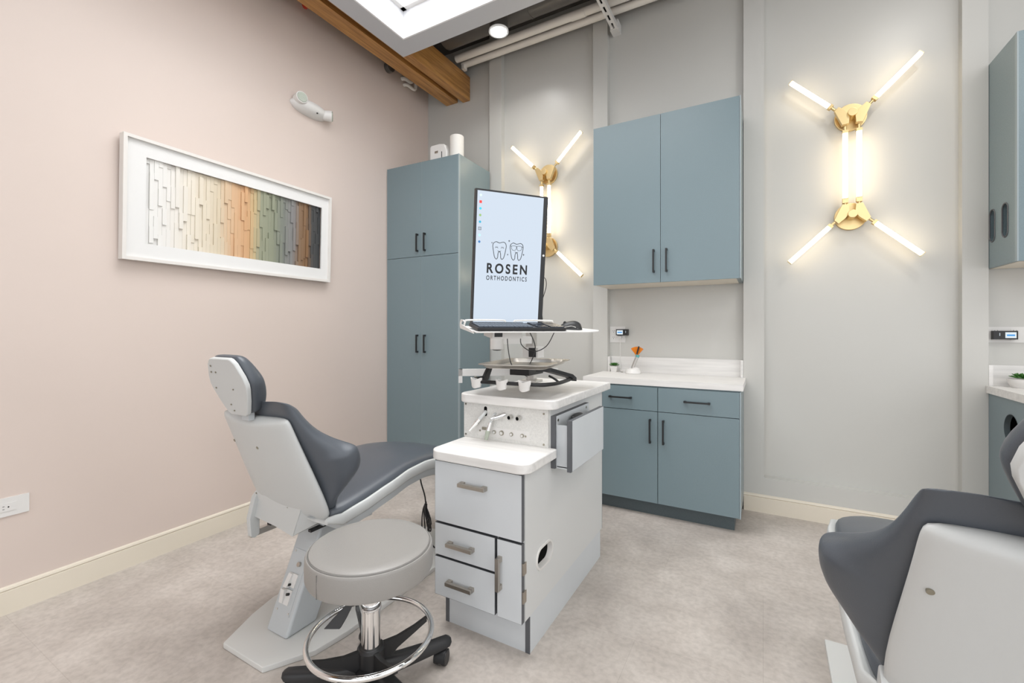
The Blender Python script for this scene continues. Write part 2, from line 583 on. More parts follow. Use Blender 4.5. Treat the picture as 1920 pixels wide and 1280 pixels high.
obj('channel', st, M['white'], t)
obj('slot_backing', MB().box(-1.044, -1.012, 2.6, 3.489, 3.668, 3.672), M['dkslot'], t)
obj('wall_clip', MB().box(-1.06, -0.996, 3.455, 3.548, 3.625, 3.70, 0.004), M['white'], t)

t = thing('downlight', 'lit round surface-mounted downlight hanging beside the skylight casing', 'light', (-1.818, 3.0, 3.60))
obj('housing', MB().lathe([(0.0, 0.36), (0.074, 0.36), (0.074, 0.012), (0.0715, 0.012), (0.0715, 0.1), (0, 0.1)], (-1.818, 3.0, 3.60)), M['duct'], t)
obj('reflector', MB().lathe([(0.078, 0.0), (0.078, 0.012), (0.07, 0.012), (0.045, 0.075), (0.043, 0.075), (0.064, 0.0)][::-1] + [(0.078, 0)], (-1.818, 3.0, 3.60)), M['reflector'], t)
obj('lamp', MB().lathe([(0.0, 0.045), (0.03, 0.047), (0.044, 0.058), (0.044, 0.08), (0, 0.08)], (-1.818, 3.0, 3.60)), M['lamp'], t)

yy = 2.959
t = thing('junction_box', 'small round black fitting on the pink wall below the timber beam', 'fitting', (xl(yy), yy, 3.63))
obj('cover', MB().cyl((xl(yy), yy, 3.63), (xl(yy) + .05, yy, 3.63), 0.045, 24, bev=0.004), M['duct'], t)
yy = 3.2
t = thing('wall_conduit', 'short pair of pale conduits leaving the pink wall under the beam end', 'pipe', (xl(yy), yy, 3.6))
obj('conduit_run', MB().tube([(xl(yy) - .01, yy - .05, 3.63), (xl(yy) + .03, yy - .03, 3.63), (xl(yy) + .035, yy + .04, 3.63), (xl(yy) + .045, yy + .05, 3.70), (xl(yy) + .045, yy + .05, 3.95)], 0.018), M['pipe'], t)
obj('conduit_run', MB().tube([(xl(yy) - .01, yy - .02, 3.585), (xl(yy) + .03, yy, 3.585), (xl(yy) + .035, yy + .09, 3.585), (xl(yy) + .045, yy + .10, 3.66), (xl(yy) + .045, yy + .10, 3.95)], 0.016), M['pipe'], t)
t = thing('sprinkler_fitting', 'small red pipe fitting peeking below the beam at the top edge', 'fitting', (-2.90, 2.1, 3.63))
obj('red_cap', MB().cyl((xl(2.1), 2.1, 3.64), (xl(2.1) + .12, 2.1, 3.64), 0.022, 16, bev=.003), M['red'], t)

# ------------------------------------------------------------------ framed relief on the pink wall
# built in its own frame: x along the wall (towards the back wall), y out of the wall, z up
ang = math.atan2(1.0, -0.0324)
fy, fz = 1.643, 1.617
t = thing('framed_artwork', 'wide white framed relief of stepped strips fading from white to charcoal', 'artwork', (xl(fy) + 0.004, fy, fz), rot=(0, 0, 0))
bx = Matrix(((-0.0324, 1, 0, 0), (1, 0.0324, 0, 0), (0, 0, 1, 0), (0, 0, 0, 1)))  # local x -> along wall, local y -> out
Wd, Hd = 1.292, 0.650
tilt = Matrix.Rotation(rad(-1.6), 4, 'X')
XF = bx @ tilt
hw = Wd / 2
dp = 0.045
fr = MB()
fw = 0.017
for a in ((-hw, hw, 0, dp, 0, fw), (-hw, hw, 0, dp, Hd - fw, Hd), (-hw, -hw + fw, 0, dp, fw, Hd - fw), (hw - fw, hw, 0, dp, fw, Hd - fw)):
    fr.box(*a, 0.002, xf=XF)
obj('frame', fr, M['frame'], t)
ax0, ax1, az0, az1 = -hw + 0.105, hw - 0.075, 0.095, Hd - 0.095
mb = MB().hole_plate('y', 0.026, 0.030, (-hw + fw, hw - fw, fw, Hd - fw), ((ax0 + ax1) / 2, (az0 + az1) / 2, (ax1 - ax0) / 2, (az1 - az0) / 2), n=4)
mtb = MB()
for a in ((-hw + fw, ax0, 0.02, 0.030, fw, Hd - fw), (ax1, hw - fw, 0.02, 0.030, fw, Hd - fw), (ax0, ax1, 0.02, 0.030, fw, az0), (ax0, ax1, 0.02, 0.030, az1, Hd - fw)):
    mtb.box(*a, xf=XF)
mb.bm.free()
obj('mat_board', mtb, M['matb'], t)
rl = bmesh.new()
lay = None
NC = 54
cw = (ax1 - ax0) / NC
rnd = random.Random(11)
vals = []
me_parts = MB()
for k in range(NC):
    z = az0
    x0 = ax0 + k * cw
    z -= rnd.random() * 0.10
    last = 0.01
    while z < az1:
        L = rnd.choice((0.09, 0.12, 0.16, 0.20, 0.24))
        za, zb_ = max(z, az0), min(z + L, az1)
        d = rnd.choice([v for v in (0.003, 0.0065, 0.010, 0.0135) if abs(v - last) > 0.002])
        last = d
        if zb_ - za > 0.004:
            n0 = len(me_parts.bm.verts)
            me_parts.box(x0 + 0.0003, x0 + cw - 0.0003, 0.002, 0.006 + d, za, zb_, xf=XF)
            tv = (k + 0.5 + rnd.uniform(-0.5, 0.5)) / NC
            vals += [tv] * (len(me_parts.bm.verts) - n0)
        z += L
ro = obj('relief', me_parts, M['art'], t)
at = ro.data.attributes.new('strip', 'FLOAT', 'POINT')
for i, v in enumerate(vals):
    at.data[i].value = v

# emergency light on the pink wall
ey, ez = 2.135, 2.895
t = thing('emergency_light', 'white twin-head emergency light high on the pink wall', 'light', (xl(ey), ey, ez), rot=(0, 0, rad(1.85)))
rr = []
for k in range(13):
    a = -1 + 2 * k / 12
    y = 0.155 * a
    w = math.sqrt(max(0.02, 1 - abs(a) ** 2.4))
    ring = []
    for j in range(17):
        th = math.pi * j / 16
        ring.append((0.0 + 0.080 * w * math.sin(th) + 0.001, y, -0.006 + 0.056 * w * math.cos(th)))
    rr.append(ring)
obj('housing', MB().loft(rr), M['white'], t, smooth=60)
hd = MB().cyl((0.02, -0.098, 0.016), (0.078, -0.112, 0.020), 0.044, 32, 0.042, bev=.004)
h1 = obj('lamp_head', hd, M['white'], t)
obj('lens', MB().cyl((0.076, -0.1115, 0.0198), (0.082, -0.113, 0.0203), 0.037, 28, 0.034), M['lens'], h1)
hd = MB().cyl((0.035, 0.100, -0.012), (0.078, 0.146, -0.012), 0.036, 32, 0.040, bev=.004)
h2 = obj('lamp_head', hd, M['white'], t)
obj('lens', MB().cyl((0.0765, 0.1445, -0.012), (0.082, 0.150, -0.012), 0.036, 28, 0.034), M['lens'], h2)
obj('test_button', MB().cyl((0.066, 0.02, -0.036), (0.074, 0.02, -0.040), 0.005, 12), M['black'], t)

# outlet plate low on the pink wall
def outlet_face(x, y, z, ux, uz, n):   # builds slots centred at (u) on a plane, ux,uz in plane, n out
    mb = MB()
    return mb


oy = 0.56
t = thing('power_outlet', 'white double power outlet low on the pink wall', 'outlet', (xl(oy), oy, 0.47), rot=(0, 0, rad(1.85)))
obj('cover_plate', MB().box(0, 0.006, -0.115, 0.115, -0.041, 0.041, .003), M['white'], t)
obj('receptacle', MB().box(0.0055, 0.008, -0.09, 0.075, -0.018, 0.018, .002), M['white'], t)
for y in (0.042, -0.01, -0.065):
    sl = MB().box(0.0078, 0.0084, y - .010, y - .004, 0.004, 0.006).box(0.0078, 0.0084, y - .010, y - .004, -0.008, -0.006)
    sl.cyl((0.0078, y + .008, 0.0), (0.0085, y + .008, 0.0), 0.0028, 12)
    obj('socket', sl, M['dkslot'], t)

# ------------------------------------------------------------------ handles and cabinets
def bar_handle(p, L, vertical, out, m, depth=0.028, th=0.010):
    """square bar handle, p centre on the door face, out = unit vector away from the face"""
    p, out = Vector(p), Vector(out)
    d = Vector((0, 0, 1)) if vertical else Vector((0, 0, 1)).cross(out)
    w = out.cross(d)
    X = Matrix((( *[d.x, w.x, out.x], p.x), (d.y, w.y, out.y, p.y), (d.z, w.z, out.z, p.z), (0, 0, 0, 1)))
    mb = MB()
    mb.box(-L / 2, L / 2, -th / 2, th / 2, depth - th, depth, .0015, xf=X)
    mb.box(-L / 2, -L / 2 + th * 1.4, -th / 2 - .001, th / 2 + .001, 0, depth - th + .002, .0015, xf=X)
    mb.box(L / 2 - th * 1.4, L / 2, -th / 2 - .001, th / 2 + .001, 0, depth - th + .002, .0015, xf=X)
    return mb


# tall cabinet, built in its own frame (turned 1.6 degrees like the corner it stands in)
t = thing('tall_cabinet', 'tall blue-grey four-door cabinet in the corner by the pink wall', 'cabinet', (-2.187, 2.972, 0), rot=(0, 0, rad(1.6)))
Wt, Dt, Ht = 0.785, 0.50, 2.705
obj('body', MB().box(-Wt, 0, 0.02, Dt, 0.09, Ht, .001).box(-Wt + .01, -0.01, 0.07, Dt, 0.0, 0.095), M['blue'], t)
obj('edge_strip', MB().box(-0.006, 0.0012, 0.0005, 0.0205, 0.095, Ht + 0.0005).box(-Wt - .001, -Wt + .004, 0.0005, 0.0205, 0.095, Ht + 0.0005), M['edge'], t)
zsplit = 1.886
for (x0, x1, hx) in ((-Wt + .004, -Wt / 2 - .0018, -Wt / 2 - 0.037), (-Wt / 2 + .0018, -0.006, -Wt / 2 + 0.045)):
    d = obj('door', MB().box(x0, x1, 0, 0.0195, zsplit + .002, Ht - .002, .0012), M['blue'], t)
    obj('handle', bar_handle((hx, 0, 2.005), 0.155, True, (0, -1, 0), M['black']), M['black'], d)
    d = obj('door', MB().box(x0, x1, 0, 0.0195, 0.095, zsplit - .002, .0012), M['blue'], t)
    obj('handle', bar_handle((hx, 0, 1.130), 0.155, True, (0, -1, 0), M['black']), M['black'], d)
obj('seam_strip', MB().box(-Wt / 2 - .0016, -Wt / 2 + .0016, .0015, .019, .096, Ht - .003), M['edge'], t)

# things on top of the tall cabinet
t = thing('white_box', 'white dispenser box standing on top of the tall cabinet', 'box', (-2.47, 3.08, 2.705))
pr_ = [(-2.565, 2.706), (-2.385, 2.706), (-2.385, 2.80), (-2.41, 2.862), (-2.46, 2.872), (-2.55, 2.872), (-2.565, 2.856)]
obj('casing', MB().prism(pr_, 'y', 3.06, 3.17, .006), M['white'], t)
obj('label_window', MB().box(-2.51, -2.475, 3.0585, 3.0605, 2.795, 2.815), M['nickel'], t)
obj('slot', MB().box(-2.437, -2.43, 3.0585, 3.0605, 2.715, 2.80), M['dkslot'], t)
tag(obj('paper_roll', MB().lathe([(0, 0), (0.058, 0), (0.060, .003), (0.060, 0.222), (0.056, 0.226), (0.022, 0.226), (0.02, 0.224), (0.02, 0.18), (0, 0.18)], (-2.322, 3.13, 2.7055)), M['paper'], origin=(-2.322, 3.13, 2.7055)),
    'white paper roll standing upright at the edge of the tall cabinet', 'roll')

# wall cabinet over the worktop
UF = 3.16
t = thing('wall_cabinet', 'blue-grey two-door wall cabinet hung above the white worktop', 'cabinet', (-0.61, UF, 1.578))
obj('body', MB().box(-1.092, -0.124, UF + .02, 3.548, 1.581, 2.734, .001), M['blue'], t)
obj('edge_strip', MB().box(-0.130, -0.1235, UF, UF + .02, 1.578, 2.736), M['edge'], t)
obj('underside', MB().box(-1.085, -0.15, UF + .025, 3.54, 1.5785, 1.5815), M['cream'], t)
for (x0, x1, hx) in ((-1.094, -0.6165, -0.659), (-0.6135, -0.1315, -0.574)):
    d = obj('door', MB().box(x0, x1, UF, UF + .0195, 1.578, 2.735, .0012), M['blue'], t)
    obj('handle', bar_handle((hx, UF, 1.725), 0.158, True, (0, -1, 0), M['black']), M['black'], d)

# base cabinet under it
BF = 3.025
t = thing('base_cabinet', 'blue-grey base cabinet with two drawers and two doors under the white worktop', 'cabinet', (-0.6, BF, 0))
obj('body', MB().box(-1.115, -0.118, BF + .02, 3.49, 0.10, 0.875, .001), M['blue'], t)
obj('edge_strip', MB().box(-0.124, -0.1175, BF, BF + .02, 0.10, 0.868), M['edge'], t)
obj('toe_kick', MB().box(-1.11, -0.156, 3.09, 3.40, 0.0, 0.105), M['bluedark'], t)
for (x0, x1, hx) in ((-1.118, -0.6085, -0.853), (-0.6045, -0.1255, -0.365)):
    d = obj('drawer', MB().box(x0, x1, BF, BF + .0195, 0.7105, 0.866, .0012), M['blue'], t)
    obj('handle', bar_handle((hx, BF, 0.789), 0.155, False, (0, -1, 0), M['black']), M['black'], d)
for (x0, x1, hx) in ((-1.118, -0.6085, -0.654), (-0.6045, -0.1255, -0.569)):
    d = obj('door', MB().box(x0, x1, BF, BF + .0195, 0.102, 0.7065, .0012), M['blue'], t)
    obj('handle', bar_handle((hx, BF, 0.578), 0.158, True, (0, -1, 0), M['black']), M['black'], d)

t = thing('worktop', 'white marbled worktop with backsplash on the base cabinet', 'worktop', (-0.62, 3.3, 0.876))
obj('slab', MB().box(-1.128, -0.105, 3.03, 3.4935, 0.876, 0.916, .002).box(-1.091, -0.122, 3.49, 3.549, 0.876, 0.916), M['marble'], t)
obj('backsplash', MB().box(-1.072, -0.1385, 3.531, 3.549, 0.916, 1.036, .001), M['marble'], t)
obj('side_splash', MB().box(-1.0915, -1.0735, 3.497, 3.549, 0.916, 1.036, .001), M['marble'], t)
obj('side_splash', MB().box(-0.1375, -0.1215, 3.497, 3.549, 0.916, 1.036, .001), M['marble'], t)


def succulent(c, s, label, pot_m, square):
    t = thing('potted_succulent', label, 'plant', c)
    c = Vector(c)
    pot = MB()
    if square:
        w0, w1, h = 0.026 * s, 0.036 * s, 0.058 * s
        pot.loft([[(c.x + sx * w, c.y + sy * w, c.z + z) for sx, sy in ((-1, -1), (1, -1), (1, 1), (-1, 1))] for w, z in ((w0, 0), (w1, h), (w1 - .004 * s, h), (w1 - .006 * s, h - .008 * s))])
    else:
        pot.lathe([(0, 0), (0.04 * s, 0), (0.058 * s, 0.03 * s), (0.06 * s, 0.052 * s), (0.056 * s, 0.052 * s), (0.052 * s, 0.04 * s), (0, 0.04 * s)], c)
        h = 0.05 * s
    obj('pot', pot, pot_m, t)
    lf = MB()
    rn = random.Random(3)
    for ringk, (n, el, L) in enumerate(((9, 0.25, 0.050), (8, 0.6, 0.044), (6, 0.95, 0.036), (4, 1.3, 0.028))):
        for k in range(n):
            a = 2 * math.pi * (k + 0.5 * ringk) / n + rn.uniform(-.1, .1)
            d = Vector((math.cos(a) * math.cos(el), math.sin(a) * math.cos(el), math.sin(el)))
            p = c + Vector((0, 0, h + 0.004 * s))
            lf.sph(p + d * L * s * 0.6, L * s * 0.5, (0.34, 0.16, 1.0), 10, d.to_track_quat('Z', 'Y').to_matrix().to_4x4())
    obj('leaves', lf, M['green'], t)
    return t


succulent((-1.030, 3.475, 0.9165), 0.78, 'tiny green succulent in a square white pot beside the curing light', M['white'], True)

# curing light on the worktop
cxy = Vector((-0.862, 3.40, 0.9165))
t = thing('curing_light', 'dental curing light with orange shield standing in its white base', 'dental tool', cxy)
obj('charging_base', MB().lathe([(0, 0), (0.056, 0), (0.058, 0.004), (0.054, 0.018), (0.044, 0.034), (0.025, 0.040), (0, 0.040)], cxy), M['white'], t)
bo = MB().sph(cxy + Vector((0.016, 0, 0.034)), 0.026, (1.2, 0.9, 0.5))
obj('cradle', bo, M['white'], t)
obj('wand', MB().tube([cxy + Vector((-0.012, 0, 0.015)), cxy + Vector((0.006, 0, 0.07)), cxy + Vector((0.032, 0, 0.135))], 0.0125, 14), M['alu'], t)
obj('collar', MB().cyl(cxy + Vector((0.029, 0, 0.127)), cxy + Vector((0.036, 0, 0.143)), 0.014, 16), M['teal'], t)
shp = [(0, 0)] + [(0.075 * math.cos(a), 0.075 * math.sin(a)) for a in [rad(50 + 8.6 * k) for k in range(10)]]
shp = [(cxy.x + 0.028 + p[0], cxy.z + 0.13 + p[1]) for p in shp]
sd = MB().prism(shp, 'y', cxy.y - 0.004, cxy.y + 0.004, .001)
obj('light_shield', sd, M['orange'], t)
obj('light_tip', MB().tube([cxy + Vector((0.03, -0.012, 0.15)), cxy + Vector((0.038, -0.012, 0.18)), cxy + Vector((0.047, -0.016, 0.208))], 0.005, 10), M['black'], t)


def coil(c, r0, n, z, rad_, seg=36, sq=1.0):
    pts = []
    for k in range(seg * n):
        a = 2 * math.pi * k / seg
        pts.append((c[0] + r0 * (1 + .08 * math.sin(k * .31)) * math.cos(a), c[1] + sq * r0 * math.sin(a), z + .004 * (k / seg) + .006 * abs(math.sin(a * .5))))
    return MB().tube(pts, rad_, 6, smooth=0)


t = thing('charger_cord', 'coiled white charger cord lying behind the curing light', 'cord', (-0.95, 3.46, 0.9165))
obj('coil', coil((-0.945, 3.462), 0.034, 3, 0.922, 0.0022, sq=0.6), M['white'], t)
obj('lead', MB().tube([(-0.998, 3.530, 1.19), (-0.998, 3.526, 1.12), (-0.995, 3.524, 1.0), (-0.985, 3.50, 0.925), (-0.962, 3.47, 0.921)], 0.0025, 8), M['white'], t)
obj('plug', MB().box(-1.012, -0.99, 3.520, 3.542, 1.18, 1.20, .003), M['white'], t)


def outlet_plate(name, label, x0, x1, z0, z1, y=3.55):
    t = thing(name, label, 'outlet', ((x0 + x1) / 2, y, z0))
    obj('cover_plate', MB().box(x0, x1, y - .006, y, z0, z1, .002), M['white'], t)
    n = 2
    for i in range(n):
        cx = x0 + (x1 - x0) * (i + 0.5) / n
        rc = MB().box(cx - .017, cx + .017, y - .008, y - .005, z0 + .012, z1 - .012, .002)
        ro = obj('receptacle', rc, M['white'], t)
        for cz in (z0 + (z1 - z0) * .3, z0 + (z1 - z0) * .7):
            sl = MB().box(cx - .007, cx - .005, y - .0086, y - .0078, cz, cz + .008).box(cx + .005, cx + .007, y - .0086, y - .0078, cz, cz + .008)
            sl.cyl((cx, y - .0086, cz - .007), (cx, y - .0078, cz - .007), .0025, 10)
            obj('socket', sl, M['dkslot'], ro)
    return t


outlet_plate('power_outlet', 'white double outlet plate above the worktop beside the wall corner', -1.088, -0.963, 1.148, 1.276)


def plug_device(label, x0, x1, z0, z1, flip, y=3.541):
    t = thing('plug_in_monitor', label, 'device', ((x0 + x1) / 2, y, z0))
    obj('casing', MB().box(x0, x1, y - .035, y, z0, z1, .004), M['blackp'], t)
    w = x1 - x0
    sx0, sx1 = (x0 + .07 * w, x0 + .58 * w) if not flip else (x0 + .48 * w, x0 + .93 * w)
    obj('display', MB().box(sx0, sx1, y - .0362, y - .0345, z0 + .008, z1 - .008), M['lcd'], t)
    obj('display_bar', MB().box(sx0 + .06 * w, sx1 - .06 * w, y - .0368, y - .036, (z0 + z1) / 2 - .005, (z0 + z1) / 2 + .004), M['lcdblue'], t)
    bx_ = x0 + .82 * w if not flip else x0 + .25 * w
    obj('indicator', MB().box(bx_ - .001, bx_ + .001, y - .0362, y - .0348, z0 + .02, z1 - .012), M['lcd'], t)
    return t


plug_device('small black plug-in device with lit display on the outlet by the curing light', -1.026, -0.932, 1.205, 1.254, False)

# ------------------------------------------------------------------ right-hand alcove
RX = 1.1055
t = thing('wall_cabinet', 'grey-blue wall cabinet at the right edge with two oval finger slots', 'cabinet', (1.5, 3.18, 1.594))
sidep = MB()
ymid = 3.3775
sidep.hole_plate('x', RX, RX + .018, (3.20, ymid, 1.62, 2.02), (3.303, 1.826, 0.033, 0.088))
sidep.hole_plate('x', RX, RX + .018, (ymid, 3.548, 1.62, 2.02), (3.452, 1.826, 0.033, 0.088))
sidep.box(RX, RX + .018, 3.20, 3.548, 1.596, 1.62).box(RX, RX + .018, 3.20, 3.548, 2.02, 2.74)
obj('side_panel', sidep, M['blue'], t, weld=True)
obj('body', MB().box(RX + .03, 2.1, 3.20, 3.548, 1.597, 1.612).box(RX + .018, 2.1, 3.20, 3.548, 2.725, 2.74).box(2.08, 2.1, 3.2, 3.548, 1.61, 2.73).box(RX + .018, 2.08, 3.53, 3.548, 1.61, 2.73), M['blue'], t)
obj('underside', MB().box(RX + .018, 2.09, 3.205, 3.54, 1.594, 1.5975), M['cream'], t)
obj('edge_strip', MB().box(RX, RX + .006, 3.178, 3.20, 1.594, 2.742), M['edge'], t)
obj('slot_shade', MB().box(RX + .0185, RX + .024, 3.24, 3.50, 1.70, 1.95), M['dkslot'], t)  # near-black sheet right behind the slots, in place of their inner shade
for yy in (3.303, 3.452):
    obj('slot_rim', MB().hole_plate('x', RX - .0025, RX + .02, (yy - .0265, yy + .0265, 1.826 - .09, 1.826 + .09), (yy, 1.826, .018, .082)) if False else
        MB().tube([(RX - .0005, yy + .034 * math.cos(a), 1.826 + (.055 if math.sin(a) >= 0 else -.055) + .034 * math.sin(a)) for a in [2 * math.pi * k / 32 for k in range(32)]], .0038, 8, closed=True, smooth=0), M['pvc'], t)
d = obj('door', MB().box(RX + .006, 1.6, 3.178, 3.1975, 1.594, 2.742, .0012), M['blue'], t)
d = obj('door', MB().box(1.603, 2.1, 3.178, 3.1975, 1.594, 2.742, .0012), M['blue'], t)

t = thing('base_cabinet', 'blue-grey base cabinet at the right edge with a round waste opening', 'cabinet', (1.5, 3.0, 0))
sp = MB()
sp.hole_plate('x', 1.1045, 1.126, (3.03, 3.549, 0.60, 0.8945), (3.235, 0.738, -0.080, -0.080))
sp.box(1.1045, 1.126, 3.03, 3.4945, 0.0, 0.60)
obj('side_panel', sp, M['blue'], t, weld=True)
obj('body', MB().box(1.13, 2.1, 3.05, 3.49, 0.1, 0.12).box(2.08, 2.1, 3.05, 3.49, 0, .874).box(1.126, 2.08, 3.47, 3.49, 0.1, .874), M['blue'], t)
obj('opening_liner', MB().hole_plate('x', 1.1075, 1.135, (3.235 - .0825, 3.235 + .0825, .738 - .0825, .738 + .0825), (3.235, .738, -.0775, -.0775)) if False else
    MB().loft([[(x, 3.235 + r * math.cos(2 * math.pi * k / 40), .738 + r * math.sin(2 * math.pi * k / 40)) for k in range(40)] for x, r in ((1.1040, .0800), (1.1040, .0775), (1.127, .0775), (1.127, .08))], closed=True), M['bluedark'], t)
obj('interior_shade', MB().box(1.32, 1.33, 3.06, 3.468, 0.125, 0.872).box(1.128, 1.32, 3.33, 3.34, 0.125, 0.872).box(1.128, 1.32, 3.06, 3.33, 0.862, 0.872), M['dkslot'], t)  # cabinet interior coloured near-black to give the shade behind the opening
d = obj('door', MB().box(1.13, 1.6, 3.018, 3.0375, 0.10, 0.866, .0012), M['blue'], t)
t = thing('worktop', 'white worktop at the right edge of the picture', 'worktop', (1.5, 3.2, 0.895))
obj('slab', MB().box(1.094, 2.15, 2.99, 3.4935, 0.895, 0.935, .002).box(1.106, 2.15, 3.49, 3.549, 0.895, 0.935), M['marble'], t)
obj('backsplash', MB().box(1.125, 2.1, 3.531, 3.549, 0.935, 1.052, .001), M['marble'], t)
obj('side_splash', MB().box(1.1055, 1.123, 3.497, 3.549, 0.935, 1.052, .001), M['marble'], t)
t = thing('waste_papers', 'crumpled white and peach tissues seen through the round waste opening', 'tissue', (1.25, 3.235, 0.62))
for k, (y, z, m_) in enumerate(((3.23, .765, 'paper'), (3.19, .742, 'paper'), (3.25, .72, 'paper'), (3.21, .703, 'peach'), (3.25, .688, 'peach'))):
    pp = MB()
    rr = []
    for i in range(6):
        rr.append([(1.17 + .1 * i / 5, y - .07 + .14 * j / 5, z + .012 * math.sin(i * 1.7 + j * 1.1 + k) + (.004 * (j % 2))) for j in range(6)] + [(1.17 + .1 * i / 5, y + .07 - .14 * j / 5, z - .006 + .012 * math.sin(i * 1.7 + (5 - j) * 1.1 + k)) for j in range(6)])
    pp.loft(rr)
    obj('tissue', pp, M[m_], t)
obj('stack_support', MB().box(1.165, 1.30, 3.15, 3.32, 0.55, 0.672), M['paper'], t)
outlet_plate('power_outlet', 'white outlet plate above the right-edge worktop', 1.112, 1.262, 1.178, 1.266)
plug_device('black plug-in device with lit display at the right edge', 1.128, 1.224, 1.196, 1.244, True)
succulent((1.218, 3.45, 0.9355), 0.92, 'low green succulent in a round white bowl at the right edge', M['white'], False)


# ------------------------------------------------------------------ wall sconces
def sconce(cx, label):
    yw = YR - 0.002
    t = thing('wall_sconce', label, 'light', (cx, yw, 2.28), group='brass tube wall lights')
    t['_cx'] = cx
    zt, zl = 2.605, 1.972
    for z in (zt, zl):
        obj('canopy', MB().cyl((cx, yw - .022, z), (cx, yw, z), 0.085, 48, bev=.003), M['brass'], t)
        sgn = 1 if z == zt else -1
        for s in (-1, 1):
            # wedge bracket from the vertical tube to the slanted arm
            a = [(cx + s * .018, z - sgn * .062), (cx + s * .052, z - sgn * .066), (cx + s * .092, z + sgn * .030), (cx + s * .070, z + sgn * .052), (cx + s * .034, z + sgn * .02), (cx + s * .014, z - sgn * .012)]
            obj('arm_bracket', MB().prism(a, 'y', yw - .092, yw - .058, .0012), M['brass'], t)
        obj('knob', MB().cyl((cx, yw - .108, z), (cx, yw - .02, z), 0.025, 28, bev=.003), M['brass'], t)

    def tube(p, q):
        p, q = Vector(p), Vector(q)
        d = (q - p).normalized()
        n = Vector((0, -1, 0))
        w = d.cross(n)
        L = (q - p).length
        X = Matrix(((d.x, w.x, n.x, p.x), (d.y, w.y, n.y, p.y), (d.z, w.z, n.z, p.z), (0, 0, 0, 1)))
        ch = MB()
        r = .0135
        ch.box(0, L, -r * .55, r * .55, -r - .002, -r + .003, xf=X)
        ch.box(0, L, r - .0005, r + .0012, -.003, .0015, xf=X)
        ch.box(-.004, .014, -r - .0015, r + .0015, -r - .0015, r + .0015, .002, xf=X)
        ch.box(L - .005, L, -r - .0005, r + .0005, -r - .0015, r + .0005, .001, xf=X)
        ch.cyl(p - d * .03, p + d * .002, .0085, 16)
        c_ = obj('light_tube', ch, M['brass'], t)
        df = MB()
        pts = [(r * math.cos(a), r * math.sin(a)) for a in [2 * math.pi * k / 20 for k in range(20)]]
        df.loft([[X @ Vector((x, p_[0], p_[1])) for p_ in pts] for x in (.014, L - .005)])
        obj('diffuser', df, M['tube'], c_)
    yt = yw - .075
    for s in (-1, 1):
        tube((cx + s * .035, yt, zt - .105), (cx + s * .035, yt, zl + .101))
        tube((cx + s * .108, yt, zt + .062), (cx + s * .328, yt, zt + .283))
        tube((cx + s * .108, yt, zl - .058), (cx + s * .335, yt, zl - .278))
        obj('socket', MB().cyl((cx + s * .035, yt, zl + .05), (cx + s * .035, yt, zl + .078), .0095, 16).box(cx + s * .035 - .015, cx + s * .035 + .015, yt - .014, yt + .014, zl + .075, zl + .10, .002), M['brass'], t)
    return t


sconce(0.485, 'brass X-shaped wall light with lit tubes on the open panel right of the wall cabinet')
sconce(-1.635, 'brass X-shaped wall light partly hidden behind the monitor')

# ------------------------------------------------------------------ treatment cart
X0, X1, YF, YK = -1.20, -0.782, 1.462, 2.40
t = thing('treatment_cart', 'two-level grey and white dental delivery cart with drawers', 'cart', (-0.99, 1.9, 0))
cart = t
obj('toe_base', MB().box(X0 + .012, X1 - .001, 1.524, 2.372, 0, .150), M['cart'], t)
obj('toe_edge', MB().box(X1 - .020, X1 - .0005, 1.522, 1.524, 0, .144).box(X0 + .012, X0 + .030, 1.522, 1.524, 0, .144).box(X1 - .0055, X1 + .0005, 1.5215, 1.5235, 0, .144), M['pvc'], t)
cb = MB()
cb.box(X0, X1 - .018, 1.484, YK, .147, .708).box(X0, X1 - .018, 1.712, YK, .708, .915)
obj('body', cb, M['cart'], t)
sd = MB()
sd.hole_plate('x', X1 - .018, X1, (1.484, 1.83, .147, .47), (1.650, .330, .072, .040))
sd.box(X1 - .018, X1, 1.83, YK, .147, .47).box(X1 - .018, X1, 1.484, YK, .47, .708).box(X1 - .018, X1, 1.712, YK, .708, .9145)
obj('side_panel', sd, M['cartside'], t, weld=True)
gr = MB()


def stadium(cy, cz, hu, hv, n=40):
    r = min(hu, hv)
    out = []
    for k in range(n):
        a = 2 * math.pi * (k + .5) / n
        out.append((cy + (hu - r) * (1 if math.cos(a) > 0 else -1) + r * math.cos(a), cz + (hv - r) * (1 if math.sin(a) > 0 else -1) + r * math.sin(a)))
    return out


gr.loft([[(x, *p) for p in stadium(1.650, .330, hu, hv)] for x, hu, hv in ((X1 - .017, .071, .039), (X1 + .001, .079, .048), (X1 + .006, .077, .046), (X1 + .006, .070, .038), (X1 - .016, .066, .034))], closed=True)
obj('grommet', gr, M['white'], t)
obj('grommet_shade', MB().box(X1 - .0178, X1 - .0165, 1.575, 1.725, .285, .375), M['dkslot'], t)  # thin near-black sheet stands in for the shade inside the grommet
obj('corner_edge', MB().box(X1 - .0008, X1 + .0008, YK, YK + .002, .147, .914), M['pvc'], t)


def front(name, x0, x1, z0, z1):
    e = MB().box(x0, x1, YF, YF + .019, z0, z1)
    o = obj(name, e, M['pvc'], t)
    obj('face', MB().box(x0 + .0012, x1 - .0012, YF - .0006, YF + .0004, z0 + .0012, z1 - .0012), M['cart'], o)
    return o


